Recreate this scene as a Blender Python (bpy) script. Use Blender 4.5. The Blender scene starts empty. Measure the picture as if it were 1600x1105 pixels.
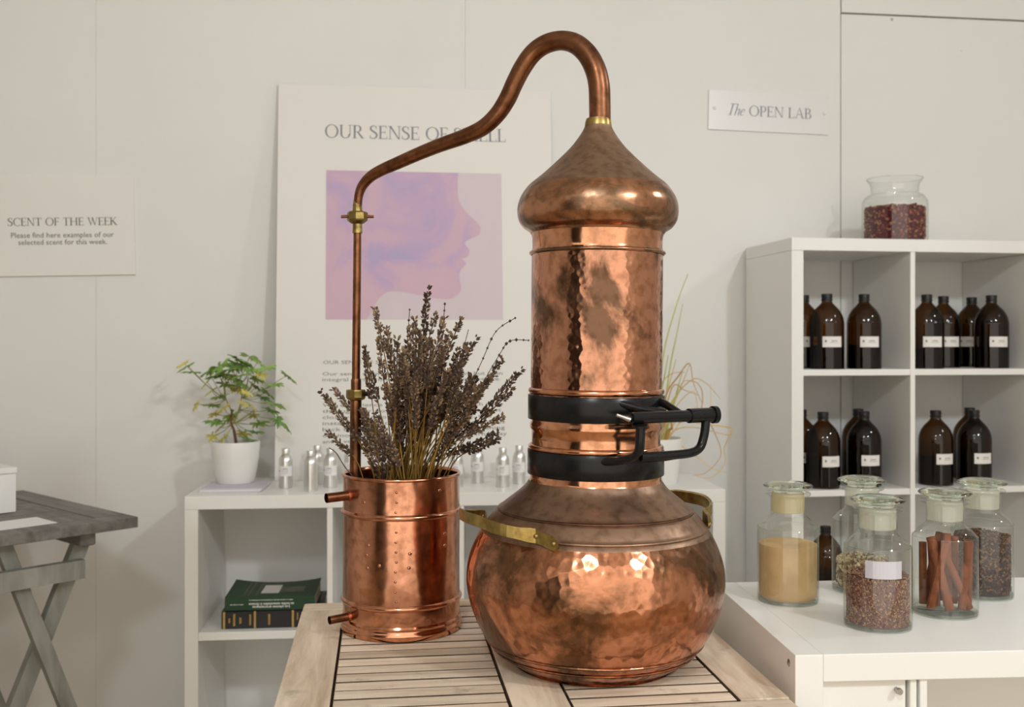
import bpy, bmesh, math, random
from mathutils import Vector, Matrix, Euler, noise

# ------------------------------------------------------------------ camera, world, lights, exposure
HC = 1.17                 # camera height
F = 1600.0                # focal length in pixels (frame 1600 wide)
HY = 531.0                # horizon row
scene = bpy.context.scene
COL = scene.collection
cam_d = bpy.data.cameras.new('camera')
cam = bpy.data.objects.new('camera', cam_d)
COL.objects.link(cam)
cam.location = (0, 0, HC)
cam.rotation_euler = (math.radians(90), 0, 0)
cam_d.sensor_width = 36.0
cam_d.lens = 36.0 * F / 1600.0
cam_d.shift_y = -(552.5 - HY) / 1600.0
cam_d.clip_start = 0.05
cam_d.dof.use_dof = True
cam_d.dof.focus_distance = 1.42
cam_d.dof.aperture_fstop = 8.0
scene.camera = cam

world = bpy.data.worlds.new('world')
scene.world = world
world.use_nodes = True
world.node_tree.nodes['Background'].inputs[0].default_value = (1.0, 0.92, 0.79, 1)
world.node_tree.nodes['Background'].inputs[1].default_value = 1.32

def spot(name, loc, target, power, size, color, radius=0.05, blend=0.6):
    d = bpy.data.lights.new(name, 'SPOT')
    d.energy = power; d.spot_size = math.radians(size); d.spot_blend = blend
    d.color = color; d.shadow_soft_size = radius
    o = bpy.data.objects.new(name, d); COL.objects.link(o)
    o.location = loc
    o.rotation_euler = (Vector(target) - Vector(loc)).to_track_quat('-Z', 'Y').to_euler()
    return o
def panel_light(name, loc, sx, sy, power, color):
    d = bpy.data.lights.new(name, 'AREA'); d.shape = 'RECTANGLE'
    d.size = sx; d.size_y = sy; d.energy = power; d.color = color
    o = bpy.data.objects.new(name, d); COL.objects.link(o); o.location = loc
    return o
spot('key_spotlight', (1.9, -0.6, 2.68), (-0.2, 2.9, 1.3), 100, 95, (0.92, 0.97, 1.0), 0.09)
spot('front_spotlight', (-0.35, -0.9, 2.68), (0.95, 3.1, 1.8), 60, 95, (0.90, 0.96, 1.0), 0.16)
spot('side_spotlight', (2.55, 1.75, 2.6), (0.35, 1.7, 1.1), 34, 90, (0.90, 0.96, 1.0), 0.08)
scene.view_settings.view_transform = 'Standard'
scene.view_settings.look = 'None'
scene.view_settings.exposure = 0.17
scene.view_settings.gamma = 1.0
scene.view_settings.use_curve_mapping = False
scene.cycles.use_denoising = True
scene.cycles.max_bounces = 12
scene.cycles.transparent_max_bounces = 32
scene.cycles.sample_clamp_indirect = 6.0

rnd = random.Random(7)
def P(px, py, Y):
    return Vector(((px - 800) / F * Y, Y, HC - (py - HY) / F * Y))

# ------------------------------------------------------------------ materials
def newmat(name):
    m = bpy.data.materials.new(name); m.use_nodes = True
    nt = m.node_tree; nt.nodes.clear()
    out = nt.nodes.new('ShaderNodeOutputMaterial')
    return m, nt, out
def N(nt, t, **kw):
    n = nt.nodes.new(t)
    for k, v in kw.items():
        if k in n.inputs: n.inputs[k].default_value = v
        else: setattr(n, k, v)
    return n
def c4(c): return (c[0], c[1], c[2], 1)
def srgb(r, g, b):
    def f(v):
        v /= 255.0
        return v / 12.92 if v <= 0.04045 else ((v + 0.055) / 1.055) ** 2.4
    return (f(r), f(g), f(b))
def plain(name, col, rough=0.5, metal=0.0, var=0.0, scale=12.0, bump=0.0, bscale=80.0, spec=0.5, obj_random=0.0):
    m, nt, out = newmat(name)
    b = N(nt, 'ShaderNodeBsdfPrincipled', Roughness=rough, Metallic=metal)
    b.inputs['Specular IOR Level'].default_value = spec
    nt.links.new(b.outputs[0], out.inputs[0])
    b.inputs['Base Color'].default_value = c4(col)
    tc = N(nt, 'ShaderNodeTexCoord')
    last = None
    if var > 0:
        n = N(nt, 'ShaderNodeTexNoise', Scale=scale, Detail=5.0)
        nt.links.new(tc.outputs['Object'], n.inputs['Vector'])
        r = N(nt, 'ShaderNodeValToRGB')
        r.color_ramp.elements[0].position = 0.3; r.color_ramp.elements[1].position = 0.7
        r.color_ramp.elements[0].color = c4([max(0, x * (1 - var)) for x in col])
        r.color_ramp.elements[1].color = c4([min(1, x * (1 + var)) for x in col])
        nt.links.new(n.outputs['Fac'], r.inputs[0]); last = r.outputs[0]
    if obj_random > 0:
        oi = N(nt, 'ShaderNodeObjectInfo')
        mr = N(nt, 'ShaderNodeMapRange'); mr.inputs[3].default_value = 1 - obj_random; mr.inputs[4].default_value = 1 + obj_random
        nt.links.new(oi.outputs['Random'], mr.inputs[0])
        hs = N(nt, 'ShaderNodeHueSaturation'); hs.inputs['Color'].default_value = c4(col)
        if last: nt.links.new(last, hs.inputs['Color'])
        nt.links.new(mr.outputs[0], hs.inputs['Value']); last = hs.outputs[0]
    if last: nt.links.new(last, b.inputs['Base Color'])
    if bump > 0:
        n2 = N(nt, 'ShaderNodeTexNoise', Scale=bscale, Detail=4.0)
        nt.links.new(tc.outputs['Object'], n2.inputs['Vector'])
        bp = N(nt, 'ShaderNodeBump', Strength=bump, Distance=0.002)
        nt.links.new(n2.outputs['Fac'], bp.inputs['Height']); nt.links.new(bp.outputs[0], b.inputs['Normal'])
    return m
def copper(name, bright, dark, r0, r1, hammer=0.0, hscale=55.0, nscale=7.0, lo=0.42, hi=0.62, streak=(1, 1, 1), wave=0.0):
    """metal with tarnish patches, uneven gloss and a hammered surface"""
    m, nt, out = newmat(name)
    b = N(nt, 'ShaderNodeBsdfPrincipled', Metallic=1.0)
    nt.links.new(b.outputs[0], out.inputs[0])
    tc = N(nt, 'ShaderNodeTexCoord')
    mp = N(nt, 'ShaderNodeMapping'); mp.inputs['Scale'].default_value = streak
    nt.links.new(tc.outputs['Object'], mp.inputs[0])
    n = N(nt, 'ShaderNodeTexNoise', Scale=nscale, Detail=9.0, Roughness=0.62, Distortion=0.6)
    nt.links.new(mp.outputs[0], n.inputs['Vector'])
    r = N(nt, 'ShaderNodeValToRGB')
    r.color_ramp.elements[0].position = lo; r.color_ramp.elements[1].position = hi
    r.color_ramp.elements[0].color = c4(dark); r.color_ramp.elements[1].color = c4(bright)
    nt.links.new(n.outputs['Fac'], r.inputs[0])
    # small dark specks
    n3 = N(nt, 'ShaderNodeTexNoise', Scale=70.0, Detail=3.0)
    nt.links.new(tc.outputs['Object'], n3.inputs['Vector'])
    r3 = N(nt, 'ShaderNodeValToRGB'); r3.color_ramp.elements[0].position = 0.28; r3.color_ramp.elements[1].position = 0.55
    r3.color_ramp.elements[0].color = (0.62, 0.58, 0.54, 1); r3.color_ramp.elements[1].color = (1, 1, 1, 1)
    nt.links.new(n3.outputs['Fac'], r3.inputs[0])
    mx = N(nt, 'ShaderNodeMix', data_type='RGBA', blend_type='MULTIPLY'); mx.inputs[0].default_value = 1.0
    nt.links.new(r.outputs[0], mx.inputs[6]); nt.links.new(r3.outputs[0], mx.inputs[7])
    nt.links.new(mx.outputs[2], b.inputs['Base Color'])
    mr = N(nt, 'ShaderNodeMapRange'); mr.inputs[1].default_value = lo; mr.inputs[2].default_value = hi
    mr.inputs[3].default_value = r1; mr.inputs[4].default_value = r0
    nt.links.new(n.outputs['Fac'], mr.inputs[0]); nt.links.new(mr.outputs[0], b.inputs['Roughness'])
    nrm = None
    if wave > 0:
        n4 = N(nt, 'ShaderNodeTexNoise', Scale=9.0, Detail=2.0)
        nt.links.new(mp.outputs[0], n4.inputs['Vector'])
        b4 = N(nt, 'ShaderNodeBump', Strength=wave, Distance=0.01)
        nt.links.new(n4.outputs['Fac'], b4.inputs['Height']); nrm = b4.outputs[0]
    if hammer > 0:
        v = N(nt, 'ShaderNodeTexVoronoi', feature='SMOOTH_F1', Scale=hscale)
        v.inputs['Smoothness'].default_value = 0.25
        nt.links.new(tc.outputs['Object'], v.inputs['Vector'])
        bp = N(nt, 'ShaderNodeBump', Strength=hammer, Distance=0.004)
        nt.links.new(v.outputs['Distance'], bp.inputs['Height'])
        if nrm: nt.links.new(nrm, bp.inputs['Normal'])
        nrm = bp.outputs[0]
    if nrm: nt.links.new(nrm, b.inputs['Normal'])
    return m
def glass(name, tint=(0.97, 0.985, 0.97), edge=(0.60, 0.63, 0.57), refl=1.0, ior=1.7, power=3.0):
    """thin-walled clear glass: transmission with a fresnel gloss, darker where looked at through the wall"""
    m, nt, out = newmat(name)
    lw = N(nt, 'ShaderNodeLayerWeight', Blend=0.5)
    pw = N(nt, 'ShaderNodeMath', operation='POWER'); pw.inputs[1].default_value = power
    nt.links.new(lw.outputs['Facing'], pw.inputs[0])
    mx = N(nt, 'ShaderNodeMix', data_type='RGBA')
    mx.inputs[6].default_value = c4(tint); mx.inputs[7].default_value = c4(edge)
    nt.links.new(pw.outputs[0], mx.inputs[0])
    t = N(nt, 'ShaderNodeBsdfTransparent'); nt.links.new(mx.outputs[2], t.inputs[0])
    g = N(nt, 'ShaderNodeBsdfGlossy', Roughness=0.03); g.inputs[0].default_value = (1, 1, 1, 1)
    p5 = N(nt, 'ShaderNodeMath', operation='POWER'); p5.inputs[1].default_value = 5.0
    nt.links.new(lw.outputs['Facing'], p5.inputs[0])
    r0 = ((ior - 1) / (ior + 1)) ** 2
    fr = N(nt, 'ShaderNodeMapRange'); fr.inputs[3].default_value = r0 * refl; fr.inputs[4].default_value = 0.75
    nt.links.new(p5.outputs[0], fr.inputs[0])
    ms = N(nt, 'ShaderNodeMixShader')
    nt.links.new(fr.outputs[0], ms.inputs[0]); nt.links.new(t.outputs[0], ms.inputs[1]); nt.links.new(g.outputs[0], ms.inputs[2])
    nt.links.new(ms.outputs[0], out.inputs[0])
    return m
def frosted(name, col, opacity):
    m, nt, out = newmat(name)
    t = N(nt, 'ShaderNodeBsdfTransparent'); t.inputs[0].default_value = (0.95, 0.96, 0.93, 1)
    d = N(nt, 'ShaderNodeBsdfDiffuse'); d.inputs[0].default_value = c4(col)
    tl = N(nt, 'ShaderNodeBsdfTranslucent'); tl.inputs[0].default_value = c4(col)
    a = N(nt, 'ShaderNodeMixShader'); a.inputs[0].default_value = 0.4
    nt.links.new(d.outputs[0], a.inputs[1]); nt.links.new(tl.outputs[0], a.inputs[2])
    ms = N(nt, 'ShaderNodeMixShader'); ms.inputs[0].default_value = opacity
    nt.links.new(t.outputs[0], ms.inputs[1]); nt.links.new(a.outputs[0], ms.inputs[2])
    nt.links.new(ms.outputs[0], out.inputs[0])
    return m
def wood(name, c_light, c_dark, stretch, rough=0.7, stain=0.4, obj_random=0.1, spec=0.25):
    """bleached planks: grain stretched along one axis, knots and stains"""
    m, nt, out = newmat(name)
    b = N(nt, 'ShaderNodeBsdfPrincipled', Roughness=rough); b.inputs['Specular IOR Level'].default_value = spec
    nt.links.new(b.outputs[0], out.inputs[0])
    tc = N(nt, 'ShaderNodeTexCoord'); oi = N(nt, 'ShaderNodeObjectInfo')
    sc = N(nt, 'ShaderNodeVectorMath', operation='ADD')
    ml = N(nt, 'ShaderNodeMath', operation='MULTIPLY'); ml.inputs[1].default_value = 17.0
    nt.links.new(oi.outputs['Random'], ml.inputs[0])
    nt.links.new(tc.outputs['Object'], sc.inputs[0]); nt.links.new(ml.outputs[0], sc.inputs[1])
    mp = N(nt, 'ShaderNodeMapping'); mp.inputs['Scale'].default_value = stretch
    nt.links.new(sc.outputs[0], mp.inputs[0])
    n = N(nt, 'ShaderNodeTexNoise', Scale=3.0, Detail=8.0, Roughness=0.65, Distortion=0.4)
    nt.links.new(mp.outputs[0], n.inputs['Vector'])
    r = N(nt, 'ShaderNodeValToRGB'); r.color_ramp.elements[0].position = 0.3; r.color_ramp.elements[1].position = 0.62
    r.color_ramp.elements[0].color = c4(c_dark); r.color_ramp.elements[1].color = c4(c_light)
    nt.links.new(n.outputs['Fac'], r.inputs[0])
    n2 = N(nt, 'ShaderNodeTexNoise', Scale=16.0, Detail=5.0, Roughness=0.7)
    nt.links.new(sc.outputs[0], n2.inputs['Vector'])
    r2 = N(nt, 'ShaderNodeValToRGB'); r2.color_ramp.elements[0].position = 0.24; r2.color_ramp.elements[1].position = 0.42
    r2.color_ramp.elements[0].color = c4([1 - stain] * 3); r2.color_ramp.elements[1].color = (1, 1, 1, 1)
    nt.links.new(n2.outputs['Fac'], r2.inputs[0])
    mx = N(nt, 'ShaderNodeMix', data_type='RGBA', blend_type='MULTIPLY'); mx.inputs[0].default_value = 1.0
    nt.links.new(r.outputs[0], mx.inputs[6]); nt.links.new(r2.outputs[0], mx.inputs[7])
    mr = N(nt, 'ShaderNodeMapRange'); mr.inputs[3].default_value = 1 - obj_random; mr.inputs[4].default_value = 1 + obj_random
    nt.links.new(oi.outputs['Random'], mr.inputs[0])
    hs = N(nt, 'ShaderNodeHueSaturation'); nt.links.new(mx.outputs[2], hs.inputs['Color']); nt.links.new(mr.outputs[0], hs.inputs['Value'])
    nt.links.new(hs.outputs[0], b.inputs['Base Color'])
    bp = N(nt, 'ShaderNodeBump', Strength=0.25, Distance=0.001)
    nt.links.new(n.outputs['Fac'], bp.inputs['Height']); nt.links.new(bp.outputs[0], b.inputs['Normal'])
    return m

M = {}
M['wall'] = plain('white_wall_paint', (0.80, 0.793, 0.775), 0.7, var=0.02, scale=2.0, bump=0.05, bscale=150)
M['wall_gap'] = plain('wall_joint', (0.25, 0.24, 0.22), 0.9)
M['ceiling'] = plain('ceiling_paint', (0.84, 0.83, 0.80), 0.8, var=0.02)
M['floor'] = plain('floor_pale_wood', (0.56, 0.43, 0.28), 0.6, var=0.15, scale=3.0)  # unseen pale wood floor, lightened to bounce warm fill into the shelves
M['laminate'] = plain('white_laminate', (0.85, 0.842, 0.815), 0.38, var=0.012, scale=3.0)
M['board'] = plain('foam_board', (0.82, 0.80, 0.765), 0.55, var=0.01, scale=4.0)
M['sign'] = plain('acrylic_sign', (0.80, 0.795, 0.80), 0.25, var=0.01, scale=4.0)
M['ink'] = plain('grey_ink', (0.20, 0.20, 0.21), 0.7, var=0.1, scale=40)
M['ink_blue'] = plain('blue_grey_ink', (0.24, 0.245, 0.29), 0.7, var=0.1, scale=40)
M['ink_dark'] = plain('dark_ink', (0.08, 0.085, 0.08), 0.7, var=0.1, scale=40)
M['screw'] = plain('screw_cap', (0.8, 0.8, 0.79), 0.3, var=0.02)
M['boiler'] = copper('hammered_boiler_copper', (0.62, 0.275, 0.155), (0.20, 0.10, 0.052), 0.17, 0.30, 0.22, 85.0, 9.0, 0.43, 0.56, wave=0.16)
M['shoulder'] = copper('matte_copper', (0.40, 0.25, 0.17), (0.31, 0.195, 0.135), 0.36, 0.46, 0.05, 60.0, 5.0, 0.35, 0.65, wave=0.05)
M['column'] = copper('polished_column_copper', (0.66, 0.32, 0.20), (0.19, 0.105, 0.065), 0.13, 0.26, 0.16, 110.0, 9.0, 0.42, 0.50, (1, 1, 0.6), wave=0.26)
M['collar'] = copper('bright_collar_copper', (0.78, 0.38, 0.22), (0.46, 0.22, 0.13), 0.12, 0.24, 0.06, 60.0, 12.0, 0.3, 0.55, wave=0.2)
M['head'] = copper('onion_head_copper', (0.54, 0.27, 0.155), (0.21, 0.125, 0.075), 0.22, 0.32, 0.08, 80.0, 12.0, 0.40, 0.56, (1, 1, 1.8), wave=0.12)
M['head_top'] = copper('onion_cone_copper', (0.40, 0.26, 0.175), (0.31, 0.20, 0.135), 0.44, 0.52, 0.04, 80.0, 6.0, 0.35, 0.65)
M['pipe'] = copper('tarnished_pipe_copper', (0.33, 0.14, 0.07), (0.15, 0.065, 0.033), 0.28, 0.42, 0.03, 90.0, 14.0, 0.35, 0.65)
M['bucket'] = copper('condenser_copper', (0.80, 0.38, 0.235), (0.48, 0.22, 0.13), 0.11, 0.22, 0.06, 45.0, 8.0, 0.36, 0.6, (1, 1, 0.5), wave=0.42)
M['brass'] = copper('aged_brass', (0.52, 0.38, 0.13), (0.26, 0.19, 0.07), 0.32, 0.45, 0.04, 120.0, 25.0, 0.35, 0.62)
M['iron'] = plain('black_enamelled_iron', (0.008, 0.008, 0.009), 0.26, var=0.3, scale=30, bump=0.04, spec=0.28)
M['steel'] = plain('dull_steel', (0.45, 0.44, 0.42), 0.35, metal=1.0, var=0.1)
M['wood_rail'] = wood('bleached_wood_lengthwise', srgb(236, 221, 200), srgb(186, 162, 138), (9, 1.0, 9), stain=0.45)
M['wood_slat'] = wood('bleached_wood_crosswise', srgb(238, 224, 204), srgb(190, 167, 142), (1.0, 9, 9), stain=0.5, obj_random=0.12)
M['dark_edge'] = plain('dark_slat_edge', (0.13, 0.09, 0.06), 0.9, var=0.3, scale=40)  # darker colour for slat and rail edges along the gaps
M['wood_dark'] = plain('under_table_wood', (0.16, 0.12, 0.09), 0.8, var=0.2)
M['grey_wood'] = wood('grey_stained_wood', srgb(134, 130, 126), srgb(92, 88, 84), (1.0, 9, 9), stain=0.15, obj_random=0.08, rough=0.5)
M['grey_leg'] = wood('grey_green_painted_wood', srgb(150, 150, 142), srgb(110, 110, 102), (5, 5, 1.0), stain=0.1, obj_random=0.05, rough=0.6)
M['alu'] = plain('brushed_aluminium', (0.75, 0.75, 0.74), 0.33, metal=1.0, var=0.04, scale=30)
M['alu_cap'] = plain('aluminium_cap', (0.80, 0.80, 0.78), 0.4, metal=1.0, var=0.03)
M['paper'] = plain('white_label_paper', (0.84, 0.83, 0.82), 0.7, var=0.01)
M['label_cream'] = plain('cream_label_paper', (0.84, 0.81, 0.77), 0.6, var=0.01)
M['amber'] = glass('amber_glass', (0.30, 0.17, 0.04), (0.05, 0.027, 0.009), ior=1.5, power=2.0)
M['amber_liquid'] = plain('dark_liquid', (0.010, 0.007, 0.005), 0.25, var=0.1)
M['black_cap'] = plain('black_plastic_cap', (0.012, 0.012, 0.013), 0.35, var=0.1, scale=60)
M['glass'] = glass('clear_glass')
def solid_glass(name):
    m, nt, out = newmat(name)
    g = N(nt, 'ShaderNodeBsdfGlass', Roughness=0.02, IOR=1.5); g.inputs[0].default_value = (0.95, 0.98, 0.95, 1)
    nt.links.new(g.outputs[0], out.inputs[0]); return m
M['glass_solid'] = solid_glass('solid_clear_glass')
M['glass_thick'] = glass('thick_clear_glass', (0.95, 0.96, 0.94), (0.50, 0.56, 0.50), ior=1.8, power=2.5)
M['frost_clear'] = frosted('ground_glass', (0.86, 0.84, 0.74), 0.45)
M['frost_sugar'] = frosted('ground_glass_dusted', (0.80, 0.68, 0.42), 0.6)
M['sugar'] = plain('brown_sugar', srgb(208, 174, 128), 0.9, var=0.10, scale=30, bump=0.5, bscale=900, spec=0.1)
for i, c in enumerate([(128, 96, 88), (158, 118, 92), (104, 76, 74), (176, 146, 116)]):
    M['bud%d' % i] = plain('lavender_bud_%d' % i, srgb(*c), 0.9, var=0.15, scale=200, spec=0.1)
for i, c in enumerate([(74, 50, 40), (100, 68, 50), (52, 36, 32), (124, 92, 70)]):
    M['clove%d' % i] = plain('clove_%d' % i, srgb(*c), 0.8, var=0.15, scale=200, spec=0.2)
for i, c in enumerate([(206, 188, 150), (150, 124, 92), (110, 86, 62), (226, 212, 180)]):
    M['chip%d' % i] = plain('bark_chip_%d' % i, srgb(*c), 0.8, var=0.15, scale=100, spec=0.2)
for i, c in enumerate([(116, 44, 50), (86, 34, 42), (170, 118, 86), (142, 62, 60)]):
    M['rose%d' % i] = plain('rosebud_%d' % i, srgb(*c), 0.85, var=0.2, scale=100, spec=0.15)
M['cinnamon'] = plain('cinnamon_bark', srgb(128, 74, 48), 0.8, var=0.35, scale=60, bump=0.3, bscale=150, spec=0.15, obj_random=0.25)
M['lav_stalk'] = plain('dry_stalk', srgb(142, 110, 52), 0.8, var=0.2, scale=30, spec=0.2, obj_random=0.35)
M['lav_a'] = plain('dried_lavender_dark', srgb(100, 83, 72), 0.9, var=0.25, scale=60, spec=0.1, obj_random=0.3)
M['lav_b'] = plain('dried_lavender_light', srgb(142, 118, 92), 0.9, var=0.25, scale=60, spec=0.1, obj_random=0.3)
M['leaf_a'] = plain('green_leaf', srgb(134, 168, 82), 0.5, var=0.25, scale=25, spec=0.4, obj_random=0.25)
M['leaf_b'] = plain('yellowing_leaf', srgb(206, 196, 104), 0.55, var=0.2, scale=25, spec=0.3, obj_random=0.2)
M['leaf_c'] = plain('dark_green_leaf', srgb(104, 146, 66), 0.5, var=0.2, scale=25, spec=0.4, obj_random=0.2)
M['stem_green'] = plain('green_stem', srgb(140, 140, 74), 0.6, var=0.15)
M['stem_brown'] = plain('brown_woody_stem', srgb(110, 74, 46), 0.8, var=0.2)
M['pot'] = plain('white_ceramic', (0.83, 0.82, 0.79), 0.3, var=0.01)
M['soil'] = plain('soil', (0.06, 0.045, 0.03), 0.95, var=0.3, scale=60, bump=0.6)
M['grass_g'] = plain('grass_green', srgb(178, 182, 92), 0.6, var=0.15, obj_random=0.2)
M['grass_y'] = plain('grass_straw', srgb(206, 176, 116), 0.6, var=0.15, obj_random=0.15)
M['grass_o'] = plain('grass_brown', srgb(188, 146, 80), 0.6, var=0.15, obj_random=0.15)
M['lilac'] = plain('lilac_paper', srgb(206, 200, 212), 0.5, var=0.02)
M['book_green'] = plain('green_book_cover', srgb(22, 62, 38), 0.4, var=0.1)
M['book_art'] = plain('book_cover_art', srgb(92, 100, 80), 0.4, var=0.3, scale=40)
M['book_black'] = plain('black_book_cover', (0.012, 0.012, 0.015), 0.4, var=0.1)
M['gold'] = plain('gold_foil', (0.50, 0.33, 0.10), 0.4, metal=0.6, var=0.15, scale=60)
M['pages'] = plain('book_pages', (0.72, 0.66, 0.54), 0.8, var=0.08, scale=200)
M['lilac_print'] = plain('pale_lilac_print', srgb(218, 204, 212), 0.6, var=0.02)
M['dark_panel'] = plain('unseen_dark_panel', (0.05, 0.045, 0.04), 0.9, var=0.2)  # for the added panel mirrored in the copper

def watercolour():
    m, nt, out = newmat('watercolour_profile_print')
    b = N(nt, 'ShaderNodeBsdfPrincipled', Roughness=0.65); nt.links.new(b.outputs[0], out.inputs[0])
    tc = N(nt, 'ShaderNodeTexCoord')
    n = N(nt, 'ShaderNodeTexNoise', Scale=5.0, Detail=6.0, Roughness=0.55, Distortion=0.8)
    nt.links.new(tc.outputs['Object'], n.inputs['Vector'])
    r = N(nt, 'ShaderNodeValToRGB')
    e = r.color_ramp.elements
    e[0].position = 0.36; e[0].color = c4(srgb(184, 168, 206))
    e[1].position = 0.52; e[1].color = c4(srgb(212, 180, 200))
    x = e.new(0.44); x.color = c4(srgb(200, 172, 206))
    y = e.new(0.75); y.color = c4(srgb(216, 184, 198))
    nt.links.new(n.outputs['Fac'], r.inputs[0])
    nt.links.new(r.outputs[0], b.inputs['Base Color'])
    return m
M['watercolour'] = watercolour()

# ------------------------------------------------------------------ mesh builder
class MB:
    def __init__(s): s.v = []; s.f = []; s.m = []; s.smooth = []
    def add(s, verts, faces, mi=0, smooth=False, mat=None):
        o = len(s.v)
        if mat is not None: verts = [mat @ Vector(p) for p in verts]
        s.v += [tuple(p) for p in verts]
        for f in faces:
            s.f.append(tuple(i + o for i in f)); s.m.append(mi); s.smooth.append(smooth)
        return s
    def box(s, x0, x1, y0, y1, z0, z1, mi=0, bev=0.0, mat=None):
        if bev > 0:
            bm = bmesh.new(); bmesh.ops.create_cube(bm, size=1.0)
            for v in bm.verts:
                v.co = Vector(((x0 + x1) / 2 + v.co.x * (x1 - x0), (y0 + y1) / 2 + v.co.y * (y1 - y0), (z0 + z1) / 2 + v.co.z * (z1 - z0)))
            bmesh.ops.bevel(bm, geom=list(bm.edges), offset=bev, segments=2, affect='EDGES', profile=0.5)
            bm.verts.index_update()
            s.add([v.co.copy() for v in bm.verts], [[v.index for v in f.verts] for f in bm.faces], mi, False, mat)
            bm.free(); return s
        vs = [(x0, y0, z0), (x1, y0, z0), (x1, y1, z0), (x0, y1, z0), (x0, y0, z1), (x1, y0, z1), (x1, y1, z1), (x0, y1, z1)]
        return s.add(vs, [(0, 3, 2, 1), (4, 5, 6, 7), (0, 1, 5, 4), (1, 2, 6, 5), (2, 3, 7, 6), (3, 0, 4, 7)], mi, False, mat)
    def lathe(s, prof, n=48, cx=0, cy=0, mi=0, smooth=True, cap0=False, cap1=False):
        vs = []; fs = []
        for (r, z) in prof:
            for i in range(n):
                a = 2 * math.pi * i / n
                vs.append((cx + r * math.cos(a), cy + r * math.sin(a), z))
        for k in range(len(prof) - 1):
            for i in range(n):
                j = (i + 1) % n
                fs.append((k * n + i, k * n + j, (k + 1) * n + j, (k + 1) * n + i))
        if cap0: fs.append(tuple(reversed(range(n))))
        if cap1: fs.append(tuple((len(prof) - 1) * n + i for i in range(n)))
        return s.add(vs, fs, mi, smooth)
    def tube(s, pts, rad, n=10, mi=0, caps=True, smooth=True, sx=1.0, up=None):
        pts = [Vector(p) for p in pts]
        if not isinstance(rad, (list, tuple)): rad = [rad] * len(pts)
        vs = []; fs = []
        prev = None
        for k, p in enumerate(pts):
            t = (pts[min(k + 1, len(pts) - 1)] - pts[max(k - 1, 0)])
            t = t.normalized() if t.length > 1e-9 else Vector((0, 0, 1))
            if prev is None:
                ref = up if up is not None else (Vector((0, 0, 1)) if abs(t.z) < 0.9 else Vector((1, 0, 0)))
                a = t.cross(ref).normalized()
            else:
                a = (prev - t * prev.dot(t)).normalized()
            prev = a
            b = t.cross(a).normalized()
            for i in range(n):
                an = 2 * math.pi * i / n
                vs.append(p + (a * math.cos(an) * sx + b * math.sin(an)) * rad[k])
        for k in range(len(pts) - 1):
            for i in range(n):
                j = (i + 1) % n
                fs.append((k * n + i, k * n + j, (k + 1) * n + j, (k + 1) * n + i))
        if caps:
            fs.append(tuple(reversed(range(n)))); fs.append(tuple((len(pts) - 1) * n + i for i in range(n)))
        return s.add(vs, fs, mi, smooth)
    def mesh(s, name, mats, sharp=40):
        me = bpy.data.meshes.new(name)
        me.from_pydata(s.v, [], s.f)
        for mt in (mats if isinstance(mats, (list, tuple)) else [mats]): me.materials.append(mt)
        me.polygons.foreach_set('material_index', s.m)
        me.polygons.foreach_set('use_smooth', [bool(x) for x in s.smooth])
        me.update()
        bm = bmesh.new(); bm.from_mesh(me); bmesh.ops.recalc_face_normals(bm, faces=bm.faces); bm.to_mesh(me); bm.free()
        if any(s.smooth): me.set_sharp_from_angle(angle=math.radians(sharp))
        return me
    def build(s, name, mats, parent=None, sharp=40):
        return put(name, s.mesh(name, mats, sharp), parent)
def put(name, me, parent=None):
    o = bpy.data.objects.new(name, me); COL.objects.link(o)
    if parent is not None: o.parent = parent
    return o
def tag(o, label=None, cat=None, group=None, kind=None):
    if label: o['label'] = label
    if cat: o['category'] = cat
    if group: o['group'] = group
    if kind: o['kind'] = kind
    return o
def empty(name, loc=(0, 0, 0), rz=0.0, label=None, cat=None, group=None):
    o = bpy.data.objects.new(name, None); COL.objects.link(o)
    o.location = loc; o.rotation_euler = (0, 0, rz); o.empty_display_size = 0.05
    return tag(o, label, cat, group)
def boxpart(name, dims, mat, parent, bev=0.0015):
    return MB().box(*dims, bev=bev).build(name, mat, parent)
def spline(pts, n=8):
    """Catmull-Rom through points (any dimension)"""
    P_ = [Vector(p) for p in pts]; out = []
    for i in range(len(P_) - 1):
        p0 = P_[max(i - 1, 0)]; p1 = P_[i]; p2 = P_[i + 1]; p3 = P_[min(i + 2, len(P_) - 1)]
        for k in range(n):
            t = k / n
            out.append(0.5 * ((2 * p1) + (p2 - p0) * t + (2 * p0 - 5 * p1 + 4 * p2 - p3) * t * t + (-p0 + 3 * p1 - 3 * p2 + p3) * t ** 3))
    out.append(P_[-1].copy()); return out

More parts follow.
